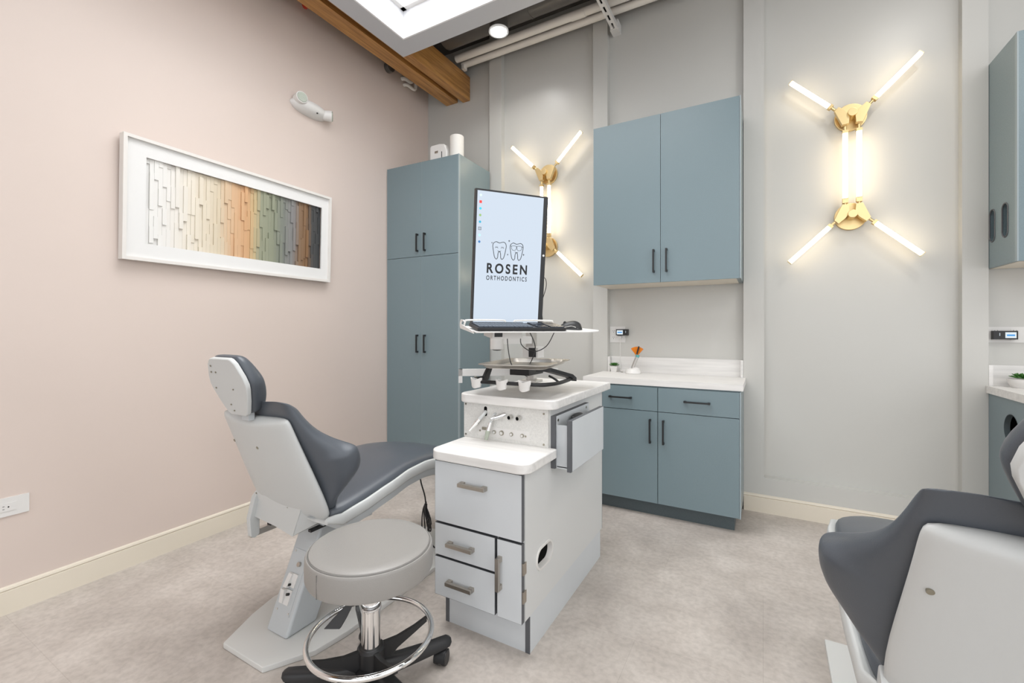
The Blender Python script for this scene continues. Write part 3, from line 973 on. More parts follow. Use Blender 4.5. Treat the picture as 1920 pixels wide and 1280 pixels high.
d = front('drawer', X0 + .002, X1 - .003, .4535, .705)
obj('handle', bar_handle((-1.0, YF, .630), 0.125, False, (0, -1, 0), M['nickel'], .03, .014), M['nickel'], d)
d = front('drawer', X0 + .002, -0.903, .3135, .445)
obj('handle', bar_handle((-1.060, YF, .376), 0.125, False, (0, -1, 0), M['nickel'], .03, .014), M['nickel'], d)
d = front('drawer', X0 + .002, -0.903, .146, .3055)
obj('handle', bar_handle((-1.062, YF, .218), 0.125, False, (0, -1, 0), M['nickel'], .03, .014), M['nickel'], d)
d = front('door', -0.893, X1 - .003, .146, .445)
obj('handle', bar_handle((-0.878, YF, .320), 0.125, True, (0, -1, 0), M['nickel'], .03, .014), M['nickel'], d)
for z in (.352, .246):
    obj('hinge', MB().box(X1 - .012, X1 + .0035, YF + .001, YF + .026, z - .022, z + .022, .0015), M['nickel'], d)


def round_slab(x0, x1, y0, y1, z0, z1, r, corners, bev=.006):
    P = []
    cs = {'fl': (x0, y0, 1, 1, 180), 'fr': (x1, y0, -1, 1, 270), 'br': (x1, y1, -1, -1, 0), 'bl': (x0, y1, 1, -1, 90)}
    for k in ('fl', 'fr', 'br', 'bl'):
        x, y, sx, sy, a0 = cs[k]
        if k in corners:
            for i in range(9):
                a = rad(a0 + 90 * i / 8)
                P.append((x + sx * r + r * math.cos(a), y + sy * r + r * math.sin(a)))
        else:
            P.append((x, y))
    return MB().prism(P, 'z', z0, z1, bev, 3)


obj('lower_top', round_slab(X0 - .016, -0.752, 1.440, 1.712, .712, .752, .05, ('fl', 'fr')), M['marble'], t)
obj('upper_top', round_slab(X0 - .038, -0.748, 1.670, 2.45, .9155, .956, .05, ('fl', 'fr')), M['marble'], t)
pn = obj('control_panel', MB().box(-1.218, -0.785, 1.697, 1.7115, .7525, .915, .001), M['panel'], t)
yq = 1.697
for (x, z) in ((-1.207, .905), (-1.207, .765), (-0.806, .895), (-0.806, .765)):
    obj('screw', screwhead((x, yq, z), (0, -1, 0), .0045), M['screw'], pn)
obj('button_plate', MB().box(-1.135, -0.873, yq - .0012, yq + .001, .768, .812, .0005), M['white'], t)
for x in (-1.05, -1.012, -0.962, -0.908):
    r = .0085 if x != -1.012 else .011
    bt = obj('button', MB().cyl((x, yq - .006, .791), (x, yq, .791), r, 20, bev=.001), M['screw'], t)
    obj('button_cap', MB().cyl((x, yq - .008, .791), (x, yq - .005, .791), r * .62, 18), M['white'], bt)
obj('gauge', MB().box(-1.115, -1.072, yq - .005, yq, .796, .808, .001), M['screw'], t)
for x in (-1.127, -0.892):
    obj('screw', screwhead((x, yq - .0012, .79), (0, -1, 0), .0045), M['screw'], t)
# hose ports
for x in (-0.962, -0.920):
    p_ = obj('port', MB().cyl((x - .004, yq - .018, .866), (x, yq, .868), .011, 22, bev=.001), M['alu'], t)
    obj('port_opening', MB().cyl((x - .0045, yq - .0192, .866), (x - .004, yq - .016, .866), .0078, 18), M['dkslot'], p_)
obj('port_connector', MB().cyl((-1.028, yq - .045, .862), (-0.996, yq, .874), .0115, 22, bev=.0015).cyl((-1.036, yq - .055, .858), (-1.028, yq - .045, .862), .007, 18), M['chrome'], t)
obj('hose_hole', MB().prism(stadium(-1.098, .880, .008, .022), 'y', yq - .0006, yq + .0005), M['dkslot'], t)
hz = obj('hose', MB().tube([(-1.098, yq + .0, .878), (-1.098, yq - .018, .868), (-1.112, yq - .03, .846)], .0085, 14), M['shell'], t)
obj('handpiece_coupling', MB().cyl((-1.110, yq - .030, .848), (-1.138, yq - .045, .812), .0105, 18, .0085).cyl((-1.138, yq - .045, .812), (-1.150, yq - .052, .796), .0072, 16).cyl((-1.120, yq - .036, .834), (-1.126, yq - .039, .826), .0122, 18), M['chrome'], hz)
hz = obj('hose', MB().tube([(-1.045, yq, .874), (-1.047, yq - .016, .866), (-1.058, yq - .022, .835)], .0065, 14), M['shell'], t)
obj('syringe_coupling', MB().cyl((-1.057, yq - .022, .838), (-1.067, yq - .028, .800), .008, 18, .010), M['chrome'], hz)
obj('syringe_grip', MB().cyl((-1.067, yq - .028, .802), (-1.075, yq - .032, .760), .0105, 18, .0085), M['lens'], hz)

# side paper holder hung on the cart
bxm = MB()
# back plate
hb = obj('side_bin', MB().box(X1, X1 + .020, 1.715, 2.13, .665, .885), M['pvc'], t)
obj('bin_back_face', MB().box(X1 + .0195, X1 + .0207, 1.7155 + .012, 2.13, .666, .884), M['cart'], hb)
obj('bin_tray', MB().box(X1 + .02, X1 + .075, 1.735, 1.745, .668, .845).box(X1 + .02, X1 + .075, 2.105, 2.115, .668, .845).box(X1 + .02, X1 + .075, 1.735, 2.115, .662, .672), M['cart'], hb)
obj('bin_front', MB().box(X1 + .075, X1 + .093, 1.712, 2.135, .660, .872), M['pvc'], hb)
obj('bin_front_face', MB().box(X1 + .0925, X1 + .0937, 1.726, 2.134, .661, .871), M['cart'], hb)
for (y, z) in ((1.745, .865), (2.09, .868)):
    obj('screw', screwhead((X1 + .0207, y, z), (1, 0, 0), .006), M['screw'], hb)
obj('glove_slot', MB().sph((X1 + .046, 1.90, .862), .035, (0.55, 1.7, 0.28)), M['black'], hb)

# ------------------------------------------------------------------ stand on the cart: pole, arms, keyboard shelf, tray yoke
PX, PY = -1.14, 2.235
t = thing('monitor_stand', 'white and aluminium pole with arms carrying monitor, keyboard shelf and tray', 'stand', (PX, PY, 0.9565))
pl = MB().box(PX - .025, PX + .025, PY - .02, PY + .02, .957, 1.64, .006)
for dx in (-.018, 0.0, .018):
    pl.box(PX + dx - .003, PX + dx + .003, PY - .0225, PY + .0225, .957, 1.64)
obj('pole', pl, M['alu'], t)
obj('pole_foot', MB().box(PX - .05, PX + .05, PY - .045, PY + .045, .957, .969, .003), M['alu'], t)
obj('pole_clamp', MB().box(PX - .034, PX + .060, PY - .04, PY + .04, 1.095, 1.155, .004), M['white'], t)
obj('clamp_cover', MB().box(PX + .006, PX + .050, PY - .043, PY - .039, 1.099, 1.150, .001), M['black'], t)
obj('clamp_knob', MB().cyl((PX + .056, PY - .052, 1.143), (PX + .056, PY - .035, 1.143), .005, 14), M['alu'], t)
# swing arm from pole to the hub under the keyboard shelf
HX, HY = -1.235, 2.02
ar = MB()
p, q_ = Vector((PX, PY - .02, 1.195)), Vector((HX, HY, 1.195))
d_ = (q_ - p).normalized()
w_ = Vector((-d_.y, d_.x, 0))
XA = Matrix(((d_.x, w_.x, 0, p.x), (d_.y, w_.y, 0, p.y), (0, 0, 1, p.z), (0, 0, 0, 1)))
ar.box(0, (q_ - p).length, -.022, .022, -.022, .018, .006, xf=XA)
obj('swing_arm', ar, M['white'], t)
obj('hub', MB().cyl((HX, HY, 1.145), (HX, HY, 1.225), .036, 28, bev=.004), M['white'], t)
obj('hub_base', MB().lathe([(0, -.008), (.018, -.006), (.03, 0.0), (0, 0)], (HX, HY, 1.146)), M['black'], t)

# keyboard shelf frame: origin at its front-left corner, u along its length, w backwards and up
u = Vector((.616, .788, 0)).normalized()
w = Vector((-u.y, u.x, 0)) * math.cos(rad(6.4)) + Vector((0, 0, math.sin(rad(6.4))))
nn = u.cross(w)
CO = Vector((0, 0, 1.25))
KS = .95
KO = CO + (Vector((-1.135, 1.672, 1.241)) - CO) * KS


def KX(o):
    return Matrix(((u.x, w.x, nn.x, o.x), (u.y, w.y, nn.y, o.y), (u.z, w.z, nn.z, o.z), (0, 0, 0, 1))) @ Matrix.Diagonal((KS, KS, KS, 1))


K = KX(KO)
shape = [(0, 0), (.60, 0), (.675, .03), (.705, .07), (.69, .11), (.60, .235), (.54, .26), (.03, .26), (0, .23)]
obj('keyboard_shelf', MB().prism(shape, 'z', -.006, .0, .002, xf=K), M['white'], t)
rl = MB()
rl.prism([(.03, -.012), (.25, -.012), (.262, .0), (.262, .020), (.248, .034), (.20, .036), (.19, .028), (.235, .026), (.245, .012), (.05, -.002)], 'x', -.002, .004, .001, xf=K)
for (a, b) in ((.02, .25), (.29, .53)):
    rl.tube([K @ Vector(v) for v in ((a, .258, .0), (a + .006, .258, .022), (a + .025, .258, .030), (b - .025, .258, .030), (b - .006, .258, .022), (b, .258, 0))], .0045, 8, smooth=3)
obj('shelf_rail', rl, M['white'], t)
obj('shelf_bracket', MB().box(.115, .27, .09, .22, -.045, -.007, .006, xf=K), M['white'], t)
obj('bracket_label', MB().box(.125, .165, .0875, .0903, -.036, -.014, xf=K), M['black'], t)
sp2 = MB().tube([(HX, HY, 1.22), (HX + .02, HY + .0, 1.26)], .02, 12, smooth=0)
sp2.tube([(HX + .02, HY + .04, 1.22), (HX - .01, HY + .07, 1.36), (HX + .02, HY + .03, 1.50)], .022, 12)
obj('monitor_arm', sp2, M['white'], t)
# tray support: beam across the pole, hand rail, brackets
bm_ = MB()
p, q_ = Vector((-1.403, 1.906, 1.008)), Vector((-0.966, 2.21, 1.008))
d_ = (q_ - p).normalized()
w_ = Vector((-d_.y, d_.x, 0))
XB = Matrix(((d_.x, w_.x, 0, p.x), (d_.y, w_.y, 0, p.y), (0, 0, 1, p.z), (0, 0, 0, 1)))
LB = (q_ - p).length
bm_.box(0, LB, -.012, .012, -.002, .034, .003, xf=XB).box(0, .02, -.012, .012, -.038, .034, .003, xf=XB)
obj('tray_arm', bm_, M['white'], t)
obj('arm_lever', MB().tube([XB @ Vector((LB * .90, -.02, -.004)), XB @ Vector((LB * .95, -.03, -.018)), XB @ Vector((LB * 1.0, -.035, -.038))], .006, 8), M['black'], t)
# the rail the instrument holders hang on
RZ = 1.018
rail = [(-1.165, 1.715, RZ + .006), (-1.13, 1.668, RZ), (-1.06, 1.66, RZ), (-0.98, 1.662, RZ), (-0.90, 1.668, RZ), (-0.82, 1.68, RZ), (-0.792, 1.71, RZ), (-0.775, 1.78, RZ), (-0.783, 1.90, RZ), (-0.792, 1.965, RZ)]
obj('tray_rail', MB().tube(rail, .0085, 12, smooth=5), M['black'], t)
obj('rail_end', MB().sph((-1.165, 1.716, RZ + .006), .0105), M['screw'], t)
obj('tray_strut', MB().loft([[(x + d, y, z) for d, z in ((-.020, z0 - .010), (.020, z0 - .010), (.020, z0 + .007), (-.020, z0 + .007))] for x, y, z0 in ((-.875, 1.80, 1.072), (-.845, 1.815, 1.072), (-.797, 1.955, 1.034), (-.785, 1.97, 1.018))]), M['black'], t)
obj('tray_strut', MB().prism([(1.735, RZ - .008), (1.79, RZ - .008), (1.83, 1.07), (1.79, 1.07)], 'x', -1.155, -1.14, .003).tube([(-1.16, 1.716, RZ + .006), (-1.15, 1.75, RZ + .008), (-1.147, 1.77, RZ + .01)], .007, 8), M['black'], t)
obj('yoke_plate', MB().box(-1.03, -.93, 1.80, 1.95, 1.040, 1.079, .003), M['black'], t)
for x in (-1.122, -0.990, -0.878):
    yy = 1.664
    hp = []
    for k in range(7):
        s = k / 6
        z = RZ + .014 - .040 * s
        rx, ry = .030 - .007 * s, .018 - .005 * s
        hp.append([(x + rx * math.cos(2 * math.pi * j / 20) + (.003 * math.sin(5 * s) if j % 5 == 0 else 0), yy - .006 + ry * math.sin(2 * math.pi * j / 20), z + .004 * math.cos(2 * 2 * math.pi * j / 20)) for j in range(20)])
    inner = [[(cx_ + (vx - cx_) * .78, cy_ + (vy - cy_) * .78, vz) for (vx, vy, vz) in ring for cx_, cy_ in ((x, yy - .006),)] for ring in reversed(hp)]
    ho = obj('handpiece_holder', MB().loft(hp + inner, closed=True), M['white'], t)
# cables
cb_ = MB()
cb_.tube([K @ Vector((.30, .16, -.008)), K @ Vector((.29, .14, -.08)), K @ Vector((.36, .14, -.12)), K @ Vector((.43, .13, -.09)), K @ Vector((.47, .12, -.008))], .0022, 8, smooth=6)
cb_.tube([K @ Vector((.20, .12, -.008)), K @ Vector((.215, .12, -.12)), K @ Vector((.25, .13, -.20)), (PX + .0, PY - .05, .99)], .0022, 8, smooth=6)
cb_.tube([K @ Vector((.32, .12, -.008)), K @ Vector((.36, .12, -.09)), K @ Vector((.34, .12, -.17)), (PX - .01, PY - .06, 1.03)], .0022, 8, smooth=6)
obj('cable', cb_, M['black'], t)

# instrument tray
t = thing('instrument_tray', 'empty stainless steel instrument tray above the white cart top', 'tray', (-0.975, 1.867, 1.086), rot=(0, 0, rad(10)))
a_, b_ = .165, .228


def rrect(a, b, r, z, n=6):
    out = []
    for (sx, sy, a0) in ((1, 1, 0), (-1, 1, 90), (-1, -1, 180), (1, -1, 270)):
        for k in range(n + 1):
            th = rad(a0 + 90 * k / n)
            out.append((sx * (a - r) + r * math.cos(th), sy * (b - r) + r * math.sin(th), z))
    return out


obj('tray_pan', MB().loft([rrect(a_ - .030, b_ - .030, .03, -.004), rrect(a_ - .012, b_ - .012, .035, .012), rrect(a_, b_, .04, .014), rrect(a_, b_, .04, .011), rrect(a_ - .013, b_ - .013, .035, .010), rrect(a_ - .031, b_ - .031, .03, -.006)], cap=False, closed=False)
    .prism([p[:2] for p in rrect(a_ - .0295, b_ - .0295, .03, 0)], 'z', -.006, -.0038), M['steel'], t)

# keyboard
KB = KX(KO + u * .012 + w * .012 + nn * .0005) @ Matrix.Rotation(rad(3.6), 4, 'X')
t = thing('keyboard', 'black keyboard on the white tilted shelf', 'keyboard', KO + u * .012 + w * .012, local=False)
obj('case', MB().prism([(0, 0), (.458, 0), (.47, .012), (.47, .138), (.458, .15), (.012, .15), (0, .138)], 'z', 0.001, .016, .002, xf=KB).box(.05, .08, .12, .14, -.009, .002, xf=KB).box(.37, .40, .12, .14, -.009, .002, xf=KB), M['blackp'], t)
kk = MB()
for r_i in range(6):
    y0_ = .010 + r_i * .0222 + (0.006 if r_i == 5 else 0)
    x = .010
    row = [1.0] * 15
    if r_i == 0:
        row = [1.25, 1.25, 1.25, 6.0, 1.25, 1.25, 1.25, 1.5]
    for kwid in row:
        wd = kwid * .0183
        kk.box(x + .0010, x + wd - .0010, y0_, y0_ + .0175, .0155, .0215, .001, 1, xf=KB)
        x += wd
    for blk, nb in ((.312, 3), (.382, 4)):
        if blk == .312 and r_i in (2,):
            continue
        for j in range(nb):
            kk.box(blk + j * .0187, blk + j * .0187 + .0168, y0_, y0_ + .0175, .0155, .0215, .001, 1, xf=KB)
obj('keys', kk, M['keyc'], t)

# mouse
MO = KO + u * .525 + w * .100 + nn * .0006
t = thing('mouse', 'black and silver computer mouse at the right end of the shelf', 'mouse', MO)
KM = KX(MO) @ Matrix.Rotation(rad(62), 4, 'Z') @ Matrix.Diagonal((1.0, 1.05, 1.2, 1))
rr = []
for k in range(13):
    s = -1 + 2 * k / 12
    hgt = .034 * (1 - s * s) ** .5 * (1 - .25 * s) + .002
    wid = .033 * (1 - s ** 4) ** .5 + .003
    rr.append([KM @ Vector((wid * math.cos(a), .058 * s, (hgt * math.sin(a) if math.sin(a) > 0 else .0))) for a in [2 * math.pi * j / 20 for j in range(20)]])
obj('shell', MB().loft(rr), M['blackp'], t, smooth=70)
obj('silver_trim', MB().tube([KM @ Vector(v) for v in ((-.031, -.035, .006), (-.0335, -.005, .016), (-.031, .03, .010), (-.012, .054, .010), (.012, .054, .010), (.031, .03, .010), (.0335, -.005, .016), (.031, -.035, .006))], .0016, 8), M['alu'], t)
obj('wheel', MB().cyl(KM @ Vector((-.004, .03, .026)), KM @ Vector((.004, .03, .026)), .008, 14), M['black'], t)

# ------------------------------------------------------------------ monitor (portrait), own frame: x = width, y = up, z = towards viewer
MS = 1.11
TL = CO + (Vector((-1.1156, 1.6456, 1.883)) - CO) * MS
nv = Vector((.788, -.616, 0)).normalized()
upv = (Vector((0, 0, 1)) + nv * .115).normalized()
zn = u.cross(upv).normalized()
Wm, Hm = .362, .612
MO = TL - upv * Hm * MS
t = thing('monitor', 'portrait monitor showing two smiling teeth above black lettering', 'monitor', MO)
MX = Matrix(((u.x, upv.x, zn.x, MO.x), (u.y, upv.y, zn.y, MO.y), (u.z, upv.z, zn.z, MO.z), (0, 0, 0, 1))) @ Matrix.Diagonal((MS, MS, MS, 1))
obj('housing', MB().box(0, Wm, 0, Hm, -.022, 0, .003, xf=MX).box(.06, Wm - .06, .12, Hm - .12, -.05, -.02, .01, xf=MX), M['blackp'], t)
sx_a, sx_b = .008, Wm - .024
obj('screen', MB().box(sx_a, sx_b, .008, Hm - .008, -.0003, .0004, xf=MX), M['screen'], t)
obj('maker_badge', MB().cyl(MX @ Vector((Wm - .011, .335, -.0005)), MX @ Vector((Wm - .011, .335, .0008)), .0062, 24), M['alu'], t)
obj('rear_cable', MB().tube([MX @ Vector(v) for v in ((Wm - .03, .20, -.02), (Wm + .015, .23, -.03), (Wm + .028, .19, -.03), (Wm + .012, .12, -.035), (Wm + .0, .10, -.03), (Wm + .012, .05, -.03), (Wm + .02, .0, -.03))], .002, 8, smooth=5), M['black'], t)


def text_part(txt, cx, y0, height, width, bold, parent, name):
    cu = bpy.data.curves.new('txt', 'FONT')
    cu.body = txt
    cu.size = 1.0
    cu.offset = bold
    cu.space_character = 1.38
    o = bpy.data.objects.new('txt', cu)
    C.objects.link(o)
    dg = bpy.context.evaluated_depsgraph_get()
    me = bpy.data.meshes.new_from_object(o.evaluated_get(dg))
    bpy.data.objects.remove(o)
    bpy.data.curves.remove(cu)
    b = bmesh.new()
    b.from_mesh(me)
    bpy.data.meshes.remove(me)
    xs = [v.co.x for v in b.verts]
    ys = [v.co.y for v in b.verts]
    sx, sy = width / (max(xs) - min(xs)), height / (max(ys) - min(ys))
    for v in b.verts:
        v.co = MX @ Vector((cx - width / 2 + (v.co.x - min(xs)) * sx, y0 + (v.co.y - min(ys)) * sy, .0009))
    return obj(name, b, M['ink'], parent)


cxs = .166
text_part('ROSEN', cxs, .238, .0465, .203, .030, t, 'lettering')
text_part('ORTHODONTICS', cxs, .2065, .0210, .205, .018, t, 'lettering')


def line(mb, pts, wd=.0017, closed=False, sm=4):
    mb.tube([MX @ Vector((cxs + p[0], p[1], .0006)) for p in pts], wd, 6, closed=closed, smooth=sm)


def tooth(ox, oy, s):
    P = [(-.028, .072), (-.018, .077), (-.008, .074), (0, .072), (.010, .075), (.021, .077), (.031, .070), (.034, .056), (.031, .038), (.027, .018), (.022, .003), (.014, -.004), (.008, .004), (.007, .018), (.004, .030), (0, .033), (-.004, .030), (-.007, .018), (-.008, .004), (-.014, -.004), (-.022, .003), (-.027, .018), (-.031, .038), (-.034, .056), (-.032, .067)]
    return [(ox + p[0] * s, oy + p[1] * s) for p in P]


ic = MB()
oxL, oxR, oyT = -.043, .043, .308
line(ic, tooth(oxL, oyT, .98), closed=True, sm=3)
line(ic, tooth(oxR, oyT, .98), closed=True, sm=3)
# sleeping eyes with lashes, smile
for s in (-1, 1):
    ex = oxL + s * .0145
    line(ic, [(ex - .008, oyT + .047), (ex, oyT + .0505), (ex + .008, oyT + .047)], .0010)
    for k in (-1, 0, 1):
        line(ic, [(ex + k * .004, oyT + .050), (ex + k * .005, oyT + .0545)], .0007, sm=0)
for o_ in (oxL, oxR):
    line(ic, [(o_ - .008, oyT + .036), (o_ - .003, oyT + .031), (o_ + .003, oyT + .031), (o_ + .008, oyT + .036)], .0010)
# glasses
for s in (-1, 1):
    ex = oxR + s * .0135
    line(ic, [(ex - .0115, oyT + .061), (ex + .0115, oyT + .061), (ex + .010, oyT + .046), (ex + .003, oyT + .042), (ex - .004, oyT + .042), (ex - .010, oyT + .046)], .0011, closed=True, sm=3)
line(ic, [(oxR - .003, oyT + .059), (oxR + .003, oyT + .059)], .0012, sm=0)
line(ic, [(oxR - .034, oyT + .061), (oxR - .025, oyT + .0605)], .0011, sm=0)
line(ic, [(oxR + .025, oyT + .0605), (oxR + .034, oyT + .058)], .0011, sm=0)
for (px_, py_, r) in ((-.081, oyT + .069, .0042), (.004, oyT + .083, .006), (-.001, oyT + .020, .005), (.080, oyT + .024, .006)):
    P = []
    for k in range(8):
        rr_ = r if k % 2 == 0 else r * .33
        P.append((cxs + px_ + rr_ * math.sin(math.pi * k / 4), py_ + rr_ * math.cos(math.pi * k / 4)))
    ic.prism(P, 'z', .0005, .0011, xf=MX)
obj('teeth_drawing', ic, M['ink'], t)
icols = [(175, 205, 225), (200, 50, 45), (45, 165, 185), (120, 150, 90), (35, 140, 170), (60, 60, 66), (150, 200, 225), (50, 100, 150)]
for k, c in enumerate(icols):
    m_ = mat('desktop_icon_%d' % k, s2l(*c), .4, emit=s2l(*c), estr=.7)
    yk = .585 - k * .0295 - .001
    ig = MB()
    xk = .024
    if k == 1:
        ig.box(xk - .006, xk + .006, yk - .006, yk + .006, .0004, .0009, xf=MX)
    elif k == 5:
        for a in ((-.007, -.005, -.007, .007), (.005, .007, -.007, .007), (-.007, .007, -.007, -.005), (-.007, .007, .005, .007)):
            ig.box(xk + a[0], xk + a[1], yk + a[2], yk + a[3], .0004, .0009, xf=MX)
        ig.box(xk - .003, xk + .003, yk - .001, yk + .001, .0004, .0009, xf=MX)
    else:
        ig.cyl(MX @ Vector((xk, yk, .0004)), MX @ Vector((xk, yk, .0009)), .0062, 18)
        ig.cyl(MX @ Vector((xk + .002, yk - .002, .0009)), MX @ Vector((xk + .002, yk - .002, .0010)), .003, 12)
    obj('desktop_icon', ig, m_, t)
obj('rear_mount', MB().box(.13, .23, .25, .35, -.075, -.045, .004, xf=MX), M['black'], t)


# ------------------------------------------------------------------ orthodontic chair, local frame: x across, y towards the feet
def interp(tab, v):
    if v <= tab[0][0]:
        return tab[0][1]
    for (a, fa), (b, fb) in zip(tab, tab[1:]):
        if v <= b:
            k = (v - a) / (b - a)
            k = k * k * (3 - 2 * k) * .35 + k * .65
            return fa + (fb - fa) * k
    return tab[-1][1]


def make_chair(label, x):
    t = thing('dental_chair', label, 'chair', (x, 0, 0), group='reclined dental chairs', local=True)
    # base plate with chamfered front corners
    pp = [(-.125, .958), (.135, .958), (.225, 1.11), (.245, 1.25), (.235, 2.15), (-.235, 2.15), (-.245, 1.24), (-.205, 1.12)]
    obj('base_plate', MB().prism(pp, 'z', 0, .022, .004), M['plate'], t)
    # post leaning towards the seat
    obj('post', MB().prism([(1.085, .022), (1.225, .022), (1.262, .095), (1.44, .47), (1.275, .47)], 'x', -.055, .08, .012, 3), M['skirt'], t)
    # control plate on the post's sloping face
    a = Vector((0, 1.275 - 1.085, .448)).normalized()
    nrm = Vector((0, -a.z, a.y))
    O = Vector((.0125, 1.085, .022))
    X = Matrix(((1, 0, 0, O.x), (0, a.y, nrm.y, O.y), (0, a.z, nrm.z, O.z), (0, 0, 0, 1)))
    cp = obj('control_plate', MB().box(-.045, .045, .075, .315, 0, .0015, .0005, xf=X), M['skirt'], t)
    sc = MB()
    for p_ in ((-.037, .085), (.037, .085), (-.037, .305), (.037, .305)):
        sc.cyl(X @ Vector((p_[0], p_[1], .001)), X @ Vector((p_[0], p_[1], .003)), .004, 12)
    obj('plate_screws', sc, M['alu'], cp)
    obj('key_switch', MB().cyl(X @ Vector((.012, .262, 0)), X @ Vector((.012, .262, .012)), .009, 18, bev=.001), M['nickel'], cp)
    rk = obj('rocker_switch', MB().box(-.030, .022, .110, .165, .001, .007, .003, xf=X).box(-.026, .026, .175, .225, .001, .007, .003, xf=X), M['white'], cp)
    rc = MB()
    for (x_, y_, tl) in ((-.018, .140, 12), (-.012, .195, -10)):
        rc.box(-.011, .011, -.026, .026, 0, .013, .002, xf=X @ Matrix.Translation((x_, y_, .005)) @ Matrix.Rotation(rad(tl), 4, 'X'))
    obj('rocker', rc, M['white'], rk)
    obj('switch_pivot', MB().cyl(X @ Vector((.010, .150, .004)), X @ Vector((.010, .150, .018)), .0055, 12).cyl(X @ Vector((.0, .183, .004)), X @ Vector((.0, .183, .017)), .005, 12), M['black'], rk)
    # mechanism under the seat
    mc = MB().box(-.13, .13, 1.22, 1.62, .435, .505, .006).prism([(1.14, .50), (1.30, .44), (1.34, .40), (1.46, .40), (1.50, .50)], 'x', .13, .155, .003).prism([(1.14, .50), (1.30, .44), (1.34, .40), (1.46, .40), (1.50, .50)], 'x', -.155, -.13, .003)
    me_ = obj('seat_mechanism', mc, M['skirt'], t)
    obj('pivot_bolt', MB().cyl((.155, 1.245, .482), (.163, 1.245, .482), .016, 22, bev=.001).cyl((.163, 1.245, .482), (.165, 1.245, .482), .009, 6), M['alu'], me_)
    obj('gap_shade', MB().box(.10, .118, 1.17, 1.32, .424, .434, .002), M['black'], me_)  # black strip stands in for the shaded gap below the mechanism

    zt = [(1.13, .500), (1.18, .530), (1.30, .548), (1.45, .577), (1.60, .606), (1.72, .612), (1.85, .598), (2.0, .566), (2.15, .520), (2.3, .470)]
    hwt = [(1.165, .215), (1.20, .250), (1.4, .255), (1.8, .245), (2.0, .218), (2.15, .180), (2.24, .135), (2.30, .07)]
    ys = [1.172, 1.185, 1.22, 1.30, 1.40, 1.5, 1.6, 1.7, 1.8, 1.9, 2.0, 2.1, 2.18, 2.24, 2.275, 2.295]
    rings = []
    for y in ys:
        h, w_ = interp(zt, y), interp(hwt, y)
        crown = .020
        fade = 1.0 if 1.18 < y < 2.24 else .6
        R = [(-w_, h - .03), (-w_ + .004, h - .006 * fade), (-w_ + .03, h + .010 * fade), (-w_ * .5, h + crown * fade), (0, h + (crown - .004) * fade), (w_ * .5, h + crown * fade), (w_ - .03, h + .010 * fade), (w_ - .004, h - .006 * fade), (w_, h - .03), (w_ * .85, h - .045), (0, h - .045), (-w_ * .85, h - .045)]
        rings.append([(p_[0], y, p_[1]) for p_ in R])
    obj('seat_cushion', MB().loft(rings), M['uph'], t, smooth=80, sub=1)
    # moulded rail under the cushion
    rings = []
    ys2 = [1.160, 1.168, 1.185, 1.205] + [1.23 + .03 * i_ for i_ in range(33)] + [2.22, 2.245, 2.265, 2.28, 2.292, 2.302]
    for y in ys2:
        h = interp(zt, y) - .004
        w_ = interp(hwt, y) + .016
        k = min(1.0, .55 + (y - 1.16) * 9)
        R = [(w_ - .022, h - .024), (w_ - .009, h - .010), (w_ - .003, h - .011), (w_, h - .016), (w_ + .002, h - .024 * k - .004), (w_ + .003, h - .050 * k), (w_ - .002, h - .058 * k), (w_ - .02, h - .062 * k)]
        R = R + [(-p_[0], p_[1]) for p_ in reversed(R)]
        rings.append([(p_[0], y, p_[1]) for p_ in R])
    obj('seat_rail', MB().loft(rings), M['shell'], t, smooth=60)
    rings = []
    for y in ys2[4:-1]:
        h = interp(zt, y) - .06
        w_ = interp(hwt, y) + .010
        rings.append([(-w_, y, h), (w_, y, h), (w_ - .004, y, h - .034), (w_ - .02, y, h - .043), (-w_ + .02, y, h - .043), (-w_ + .004, y, h - .034)])
    obj('under_pan', MB().loft(rings), M['skirt'], t)

    # ---- backrest: a along its length (0 bottom), n forward of the shell
    B = Vector((0, 1.165, .54))
    up = Vector((0, -.38, .925)).normalized()
    fw_ = Vector((0, .925, .38)).normalized()

    def bk(x_, a_, n_):
        return B + Vector((x_, 0, 0)) + up * a_ + fw_ * n_
    # shell outline (a, half width)
    so = [(-.075, .150), (-.055, .205), (-.02, .232), (.03, .238), (.12, .236), (.25, .224), (.35, .216), (.39, .214), (.408, .209), (.415, .185)]
    rings = []
    for a_, w_ in so:
        bow = .030 if -.03 < a_ < .41 else .016
        R = [(-w_, .012), (-w_ - .001, -.004), (-w_ + .012, -bow * .55), (-w_ * .72, -bow), (-w_ * .3, -bow - .006), (0, -bow - .008), (w_ * .3, -bow - .006), (w_ * .72, -bow), (w_ - .012, -bow * .55), (w_ + .001, -.004), (w_, .012), (0, .012)]
        rings.append([bk(p_[0], a_ + (.018 * (p_[0] / w_) ** 2 - .016 if a_ > .37 else 0), p_[1]) for p_ in R])
    sh_ = obj('back_shell', MB().loft(rings), M['shell'], t, smooth=80, sub=1)
    sc = MB()
    for (x_, a_) in ((-.005, .283), (.02, -.01), (-.192, .28), (-.215, -.0)):
        p_ = bk(x_, a_, -.036 if abs(x_) < .1 else -.020)
        sc.cyl(p_ - fw_ * .0030, p_ + fw_ * .004, .0062, 14)
    obj('shell_screws', sc, M['screw'], sh_)
    # bracket below the shell with its raised corner, and the side hook with the release bar
    kb = MB()
    kb.loft([[bk(-.205, .06, -.012), bk(-.06, .03, -.022), bk(.08, .06, -.020), bk(.08, .06, .01), bk(-.205, .06, .01)],
             [(-.215, 1.150, .50), (-.06, 1.128, .50), (.105, 1.135, .535), (.115, 1.20, .535), (-.215, 1.20, .50)],
             [(-.225, 1.135, .435), (-.06, 1.130, .428), (.068, 1.122, .416), (.075, 1.22, .43), (-.21, 1.22, .435)]])
